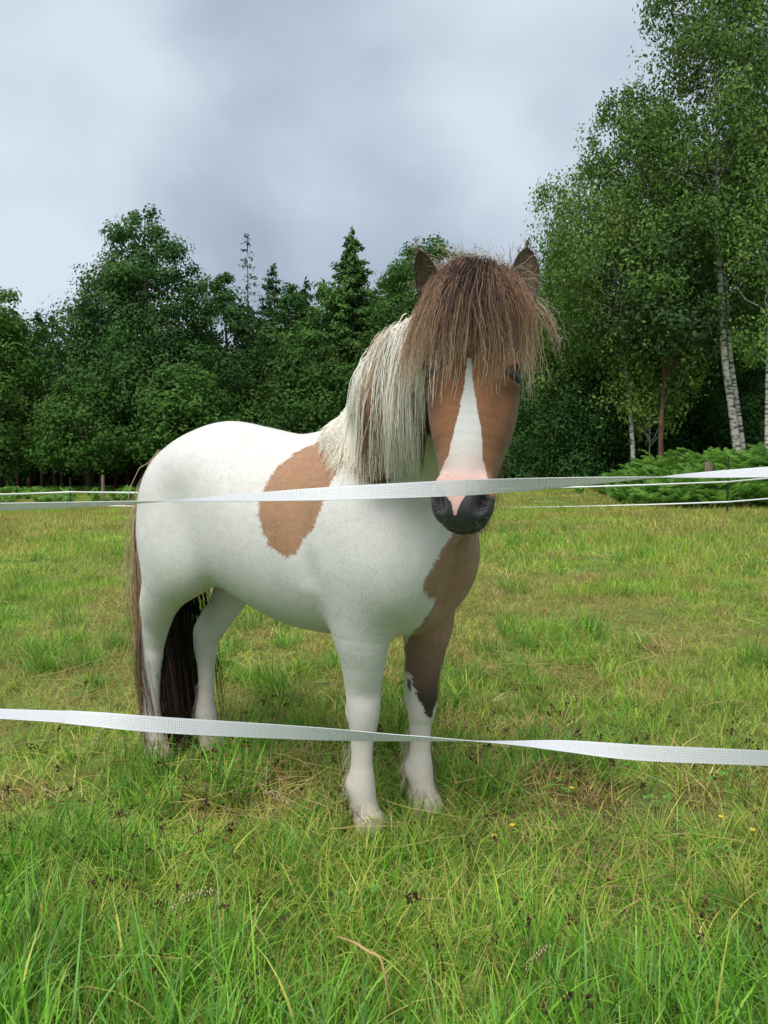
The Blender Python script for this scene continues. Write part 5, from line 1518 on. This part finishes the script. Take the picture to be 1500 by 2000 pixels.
# ================================================================ white woven fence tape in front of the pony
m_tape, tn, tb = new_mat('white_polythene_weave')
tb.inputs['Base Color'].default_value = (0.90, 0.91, 0.93, 1); tb.inputs['Roughness'].default_value = 0.38
ttr = tn.nodes.new('ShaderNodeBsdfTranslucent'); ttr.inputs['Color'].default_value = (0.90, 0.91, 0.93, 1)
tms = tn.nodes.new('ShaderNodeMixShader'); tms.inputs[0].default_value = 0.45
tn.links.new(tb.outputs[0], tms.inputs[1]); tn.links.new(ttr.outputs[0], tms.inputs[2]); tn.links.new(tms.outputs[0], tn.nodes['Material Output'].inputs['Surface'])
def fence_tape(name, pts, width, label, group):
    """pts rows: photo x, centre y, depth, twist in degrees (0 = flat side to the viewer)"""
    pts = np.array(pts, float)
    C_ = np.array([at(*p[:3]) for p in pts])
    Q_ = catmull(np.column_stack([C_, pts[:, 3]]), 60)
    C_, ph = Q_[:, :3], np.radians(Q_[:, 3])
    sl0 = np.concatenate([[0], np.cumsum(np.linalg.norm(np.diff(C_, axis=0), axis=1))])
    L0 = sl0[-1]
    def frame(s):
        c = np.stack([np.interp(s, sl0, C_[:, k]) for k in range(3)], -1)
        p = np.interp(s, sl0, ph)
        dx_ = np.array([1.0, 0, 0])
        wv = np.cos(p)[:, None] * np.array([0, 0, 1.0]) + np.sin(p)[:, None] * np.array([0, 1.0, 0])
        nv = -np.sin(p)[:, None] * np.array([0, 0, 1.0]) + np.cos(p)[:, None] * np.array([0, 1.0, 0])
        return c, wv, nv
    root = link(name, None, label=label, category='fence tape', group=group)
    root.location = C_[len(C_) // 2]
    rl = np.array(root.location)
    nL = 10
    Vs, Qs, off = [], [], 0
    s = np.arange(0, L0, 0.006)
    c, wv, nv = frame(s)
    for k in range(nL):                       # lengthwise threads
        u = (k / (nL - 1) - 0.5) * width
        hw = 0.00068 if k not in (0, nL - 1) else 0.0010
        wob = (0.0002 * np.sin(s * 2 * np.pi / 0.004 + k * np.pi))[:, None]
        a = c + wv * (u - hw) + nv * 0.0003; b = c + wv * (u + hw) + nv * 0.0003
        a2 = c + wv * (u - hw) - nv * 0.0003; b2 = c + wv * (u + hw) - nv * 0.0003
        V = np.stack([a, b, b2, a2], 1).reshape(-1, 3)
        i = np.arange(len(s) - 1)[:, None] * 4; j = np.arange(4)[None]
        q = np.stack([i + j, i + (j + 1) % 4, i + 4 + (j + 1) % 4, i + 4 + j], -1).reshape(-1, 4)
        Vs.append(V); Qs.append(q + off); off += len(V)
    link('lengthwise_threads', mesh_np('lengthwise_threads', np.vstack(Vs) - rl, [np.vstack(Qs)], m_tape, smooth=False), root, kind='stuff')
    s = np.arange(0.002, L0 - 0.003, 0.0024); s = s + rng.normal(size=len(s)) * 0.00015
    c, wv, nv = frame(s)
    hw = 0.00062
    tx_ = norm(np.gradient(C_, axis=0)).mean(0)
    Vs = []
    e1 = -width / 2 - 0.0006 - 0.0005 * rng.random(len(s)); e2 = width / 2 + 0.0006 + 0.0005 * rng.random(len(s))
    for u, sg in ((e1, -1), (e1, 1), (e2, 1), (e2, -1)):
        Vs.append(c + wv * np.asarray(u)[:, None] + tx_ * sg * hw + nv * 0.00055)
    for u, sg in ((e1, -1), (e1, 1), (e2, 1), (e2, -1)):
        Vs.append(c + wv * np.asarray(u)[:, None] + tx_ * sg * hw - nv * 0.00055)
    V = np.stack(Vs, 1).reshape(-1, 3)
    b_ = np.arange(len(s))[:, None] * 8
    q = np.concatenate([b_ + np.array([[0, 1, 2, 3]]), b_ + np.array([[7, 6, 5, 4]]), b_ + np.array([[0, 4, 5, 1]]), b_ + np.array([[1, 5, 6, 2]]), b_ + np.array([[2, 6, 7, 3]]), b_ + np.array([[3, 7, 4, 0]])])
    link('cross_threads', mesh_np('cross_threads', V - rl, [q], m_tape, smooth=False), root, kind='stuff')
    return root
fence_tape('fence_tape', [(-3200, 1085, 1.16, 330), (-900, 1015, 1.07, 175), (0, 990, 1.02, 122), (290, 980, 1.0, 97), (600, 966, 0.985, 42), (850, 955, 0.975, 8), (1000, 948, 0.97, -30), (1250, 934, 0.96, -80), (1500, 922, 0.95, -128), (2400, 880, 0.92, -235), (4200, 800, 0.86, -420)],
           0.0180, 'upper white woven fence tape crossing in front of the pony\'s muzzle', 'white tapes of the near fence')
fence_tape('fence_tape', [(-3200, 1250, 1.06, 250), (-900, 1352, 1.02, 120), (0, 1394, 1.0, 71), (150, 1402, 1.0, 51), (320, 1416, 1.0, 16), (600, 1432, 1.0, -16), (750, 1440, 1.0, -42), (850, 1444, 1.0, -58), (1000, 1451, 1.0, -84), (1100, 1457, 1.0, -115), (1250, 1470, 1.0, -153), (1500, 1481, 1.0, -182), (2400, 1520, 1.0, -260), (4200, 1600, 1.0, -420)],
           0.0180, 'lower white woven fence tape crossing in front of the pony\'s legs', 'white tapes of the near fence')
# ================================================================ small things in the grass
def octa(c, r):
    V = np.array([(1, 0, 0), (-1, 0, 0), (0, 1, 0), (0, -1, 0), (0, 0, 1), (0, 0, -1)], float) * np.asarray(r) + np.asarray(c)
    T_ = np.array([(0, 2, 4), (2, 1, 4), (1, 3, 4), (3, 0, 4), (2, 0, 5), (1, 2, 5), (3, 1, 5), (0, 3, 5)])
    return V, T_
def pack(name, parts, mat):
    """parts: (V, quads or None, tris or None, colour)"""
    Vs, Qs, Ts, Cs, off = [], [], [], [], 0
    for V, q, t, c in parts:
        Vs.append(V)
        if q is not None and len(q): Qs.append(np.asarray(q) + off)
        if t is not None and len(t): Ts.append(np.asarray(t) + off)
        Cs.append(np.tile(np.asarray(c, float), (len(V), 1))); off += len(V)
    fl = ([np.vstack(Qs)] if Qs else []) + ([np.vstack(Ts)] if Ts else [])
    return mesh_np(name, np.vstack(Vs), fl, mat, np.vstack(Cs))
def curve_stem(h, lean, az, bend, r, n=7):
    t = np.linspace(0, 1, n); a_ = lean + bend * t ** 1.5
    rr = np.concatenate([[0], np.cumsum(np.sin(a_[1:]) * h / (n - 1))]); zz_ = np.concatenate([[0], np.cumsum(np.cos(a_[1:]) * h / (n - 1))])
    P_ = np.stack([rr * math.cos(az), rr * math.sin(az), zz_], -1)
    return P_, tube_np(P_, np.linspace(r, r * 0.6, n), 4, False)
# field wood-rush: thin stems with dark brown heads
rush = []
for k in range(6):
    parts = []
    for s_i in range(int(rng.integers(1, 4))):
        P_, (V, q, t) = curve_stem(rng.uniform(0.12, 0.22), rng.uniform(0.05, 0.4), rng.uniform(0, 6.28), rng.uniform(0.1, 0.8), 0.0011)
        parts.append((V, q, None, (0.10, 0.085, 0.035)))
        for j in range(int(rng.integers(6, 14))):
            o_, t_ = octa(P_[-1] + rng.normal(size=3) * 0.006, np.array((0.0026, 0.0026, 0.0042)) * rng.uniform(0.7, 1.3))
            parts.append((o_, None, t_, np.array((0.085, 0.034, 0.026)) * rng.uniform(0.6, 1.6)))
    rush.append(pack('rush_%02d' % k, parts, M_GRASSN))
rushc = mesh_variants('rush', rush)
n = 75
y = np.sqrt(rng.uniform(1.25 ** 2, 3.0 ** 2, n)); x = rng.uniform(-0.58, 0.58, n) * y
P_ = place(x, y); s_ = rng.uniform(0.7, 1.15, n)
scatter('wood_rush', rushc, P_, np.stack([rng.normal(size=n) * .15, rng.normal(size=n) * .15, rng.uniform(0, 6.283, n)], -1), np.stack([s_] * 3, -1), rng.integers(0, 6, n),
        label='dark brown flower heads of wood-rush among the grass', category='wildflowers', kind='stuff')
# loose straw lying on the sward
straws = []
for k in range(8):
    parts = []
    for s_i in range(3):
        n_ = 8; L = rng.uniform(0.08, 0.26)
        a0 = rng.uniform(0, 6.28); a_ = a0 + np.cumsum(rng.normal(size=n_) * 0.05)
        if rng.random() < 0.4: a_[n_ // 2:] += rng.choice([-1, 1]) * rng.uniform(0.4, 1.2)
        P_ = np.cumsum(np.stack([np.cos(a_), np.sin(a_), rng.normal(size=n_) * 0.10], -1) * L / n_, 0) + np.array([*rng.normal(size=2) * 0.05, rng.uniform(0.02, 0.05)])
        P_[:, 2] = np.maximum(P_[:, 2], 0.012)
        V, q, t = tube_np(P_, np.linspace(0.0010, 0.0006, n_) * rng.uniform(0.6, 1.3), 4, False)
        parts.append((V, q, None, np.array((0.62, 0.48, 0.21)) * rng.uniform(0.55, 1.15)))
    straws.append(pack('straw_%02d' % k, parts, M_GRASSN))
strawc = mesh_variants('straw', straws)
X_, Y_ = [], []
for (px, py, sdx, m_) in [(990, 1320, .14, 46), (560, 1570, .14, 26), (420, 1500, .2, 34), (120, 1420, .3, 46), (1250, 1330, .4, 44), (1230, 1760, .12, 12), (1000, 1700, .15, 10), (740, 1500, .2, 20), (300, 1300, .3, 24)]:
    d = at(px, py, 1) - CAM; t = -1.03 / d[2]; g = CAM + d * t
    X_.append(g[0] + rng.normal(size=m_) * sdx); Y_.append(g[1] + rng.normal(size=m_) * sdx)
yy_ = np.sqrt(rng.uniform(1.3 ** 2, 6 ** 2, 160)); X_.append(rng.uniform(-0.6, 0.6, 160) * yy_); Y_.append(yy_)
x = np.concatenate(X_); y = np.concatenate(Y_); n = len(x); s_ = rng.uniform(0.7, 1.3, n)
scatter('loose_straw', strawc, place(x, y, 0.012), np.stack([rng.normal(size=n) * .12, rng.normal(size=n) * .12, rng.uniform(0, 6.283, n)], -1), np.stack([s_] * 3, -1), rng.integers(0, 8, n),
        label='loose pale straw scattered on the trampled grass', category='straw', kind='stuff')
# small broad-leaved weeds
weeds = []
for k in range(5):
    parts = []
    for l_ in range(int(rng.integers(5, 10))):
        az = rng.uniform(0, 6.28); h = rng.uniform(0.02, 0.075)
        P_, (V, q, t) = curve_stem(h * 1.2, rng.uniform(0.2, 0.9), az, 0.4, 0.0009, 5)
        parts.append((V, q, None, (0.12, 0.22, 0.05)))
        c_ = np.array((0.14, 0.33, 0.06)) * rng.uniform(0.7, 1.25)
        for lobe in (-0.9, 0, 0.9):
            d = np.array([math.cos(az + lobe), math.sin(az + lobe), rng.uniform(-0.2, 0.15)]); sdv = np.array([-d[1], d[0], 0])
            L = rng.uniform(0.012, 0.022)
            b0 = P_[-1]
            V = np.array([b0, b0 + d * L * .5 + sdv * L * .36 + [0, 0, .002], b0 + d * L * .9 + sdv * L * .18, b0 + d * L, b0 + d * L * .9 - sdv * L * .18, b0 + d * L * .5 - sdv * L * .36 + [0, 0, .002]])
            parts.append((V, np.array([(0, 1, 2, 3), (0, 3, 4, 5)]), None, c_))
    weeds.append(pack('weed_%02d' % k, parts, M_GRASSN))
weedc = mesh_variants('weed', weeds)
n = 120
y = np.sqrt(rng.uniform(1.25 ** 2, 4.0 ** 2, n)); x = rng.uniform(-0.6, 0.6, n) * y
kp = nz(x, y, 1.6, 77) + (x > 0.1) * 0.3 > -0.05
x, y = x[kp], y[kp]; n = len(x); s_ = rng.uniform(0.5, 0.95, n)
scatter('low_weeds', weedc, place(x, y, 0.01), np.stack([rng.normal(size=n) * .1, rng.normal(size=n) * .1, rng.uniform(0, 6.283, n)], -1), np.stack([s_] * 3, -1), rng.integers(0, 5, n),
        label='small three-lobed weeds between the grass blades', category='weeds', kind='stuff')

m_yel, _, yb = new_mat('buttercup_petal'); yb.inputs['Base Color'].default_value = (0.62, 0.46, 0.03, 1); yb.inputs['Roughness'].default_value = 0.3
def on_ground(px, py):
    d = at(px, py, 1) - CAM; t = -1.0 / d[2]
    g = CAM + d * t
    return g[0], g[1]
def buttercup(px, py, label):
    x, y = on_ground(px, py); y -= 0.10
    z = float(terrain(np.array([x]), np.array([y]))[0]); h = at(px, py, y / FWD[1])[2] - z
    h = float(np.clip(h, 0.06, 0.16))
    root = link('buttercup', None, label=label, category='flower', group='buttercups'); root.location = (x, y, z)
    P_, (V, q, t) = curve_stem(h, 0.03, rng.uniform(0, 6), 0.1, 0.0010)
    link('stem', pack('stem', [(V, q, None, (0.10, 0.19, 0.05))], M_GRASSN), root)
    for k in range(5):
        a_ = k * 1.2566 + 0.3
        d = np.array([math.cos(a_), math.sin(a_), 0.45]); sdv = np.array([-math.sin(a_), math.cos(a_), 0]); L = 0.0075
        b0 = P_[-1]
        V = np.array([b0, b0 + d * L * .6 + sdv * L * .5, b0 + d * L * 1.0 + sdv * L * .3, b0 + d * L * 1.0 - sdv * L * .3, b0 + d * L * .6 - sdv * L * .5])
        link('petal', mesh_np('petal', V, [np.array([(0, 1, 2, 3)]), np.array([(0, 3, 4)])], m_yel), root)
for px, py, lb in [(985, 1632, 'yellow buttercup in the shade right of the front hooves'), (958, 1655, 'yellow buttercup just below the one right of the hooves'), (1105, 1553, 'lone yellow buttercup under the lower tape'), (1378, 1615, 'yellow buttercup near the right edge beneath the lower tape'),
                   (1227, 1258, 'yellow buttercup far right of the pony\'s knees, nearer the right edge'), (1176, 1275, 'yellow buttercup far right of the pony\'s knees, nearer the pony'), (1440, 1640, 'rightmost yellow buttercup in the near grass')]:
    buttercup(px, py, lb)

def seed_head(px, py, h, az, label):
    x, y = on_ground(px, py + 90)
    z = float(terrain(np.array([x]), np.array([y]))[0])
    root = link('grass_seed_head', None, label=label, category='seed head', group='pale seed heads'); root.location = (x, y, z)
    P_, (V, q, t) = curve_stem(h, 0.05, az, 1.5, 0.0009, 12)
    link('stalk', pack('stalk', [(V, q, None, (0.42, 0.38, 0.16))], M_GRASSN), root)
    parts = []
    for k in range(7, 12):
        for j in range(7):
            o_, t_ = octa(P_[k] + rng.normal(size=3) * 0.0045 + np.array([0, 0, -0.004 * rng.random()]), (0.0018, 0.0018, 0.0052))
            parts.append((o_, None, t_, np.array((0.62, 0.55, 0.34)) * rng.uniform(0.7, 1.2)))
    link('spikelets', pack('spikelets', parts, M_GRASSN), root, kind='stuff')
seed_head(290, 1770, 0.21, 0.3, 'pale drooping grass seed head at the lower left')
seed_head(590, 1535, 0.19, 2.8, 'pale grass seed head left of the white front hoof')
seed_head(1010, 1880, 0.16, 0.8, 'pale grass seed head low on the right')
seed_head(170, 1430, 0.22, 1.5, 'greenish grass seed head under the left end of the lower tape')
# one long dry stalk bent over in the foreground
pts = np.array([at(px, py, dd) for px, py, dd in [(655, 1828, 1.33), (690, 1840, 1.31), (718, 1858, 1.29), (742, 1872, 1.28), (752, 1910, 1.27), (762, 1975, 1.27)]])
Q_ = catmull(pts, 5)
V, q, t = tube_np(Q_ - pts[-1], np.interp(np.linspace(0, 1, len(Q_)), [0, .2, .25, 1], [0.0008, 0.0018, 0.0028, 0.0016]), 5)
o = link('dry_stalk', pack('dry_stalk', [(V, q, t, (0.66, 0.47, 0.22))], M_GRASSN), label='long bent dry tan stalk in the foreground grass', category='stalk'); o.location = pts[-1]
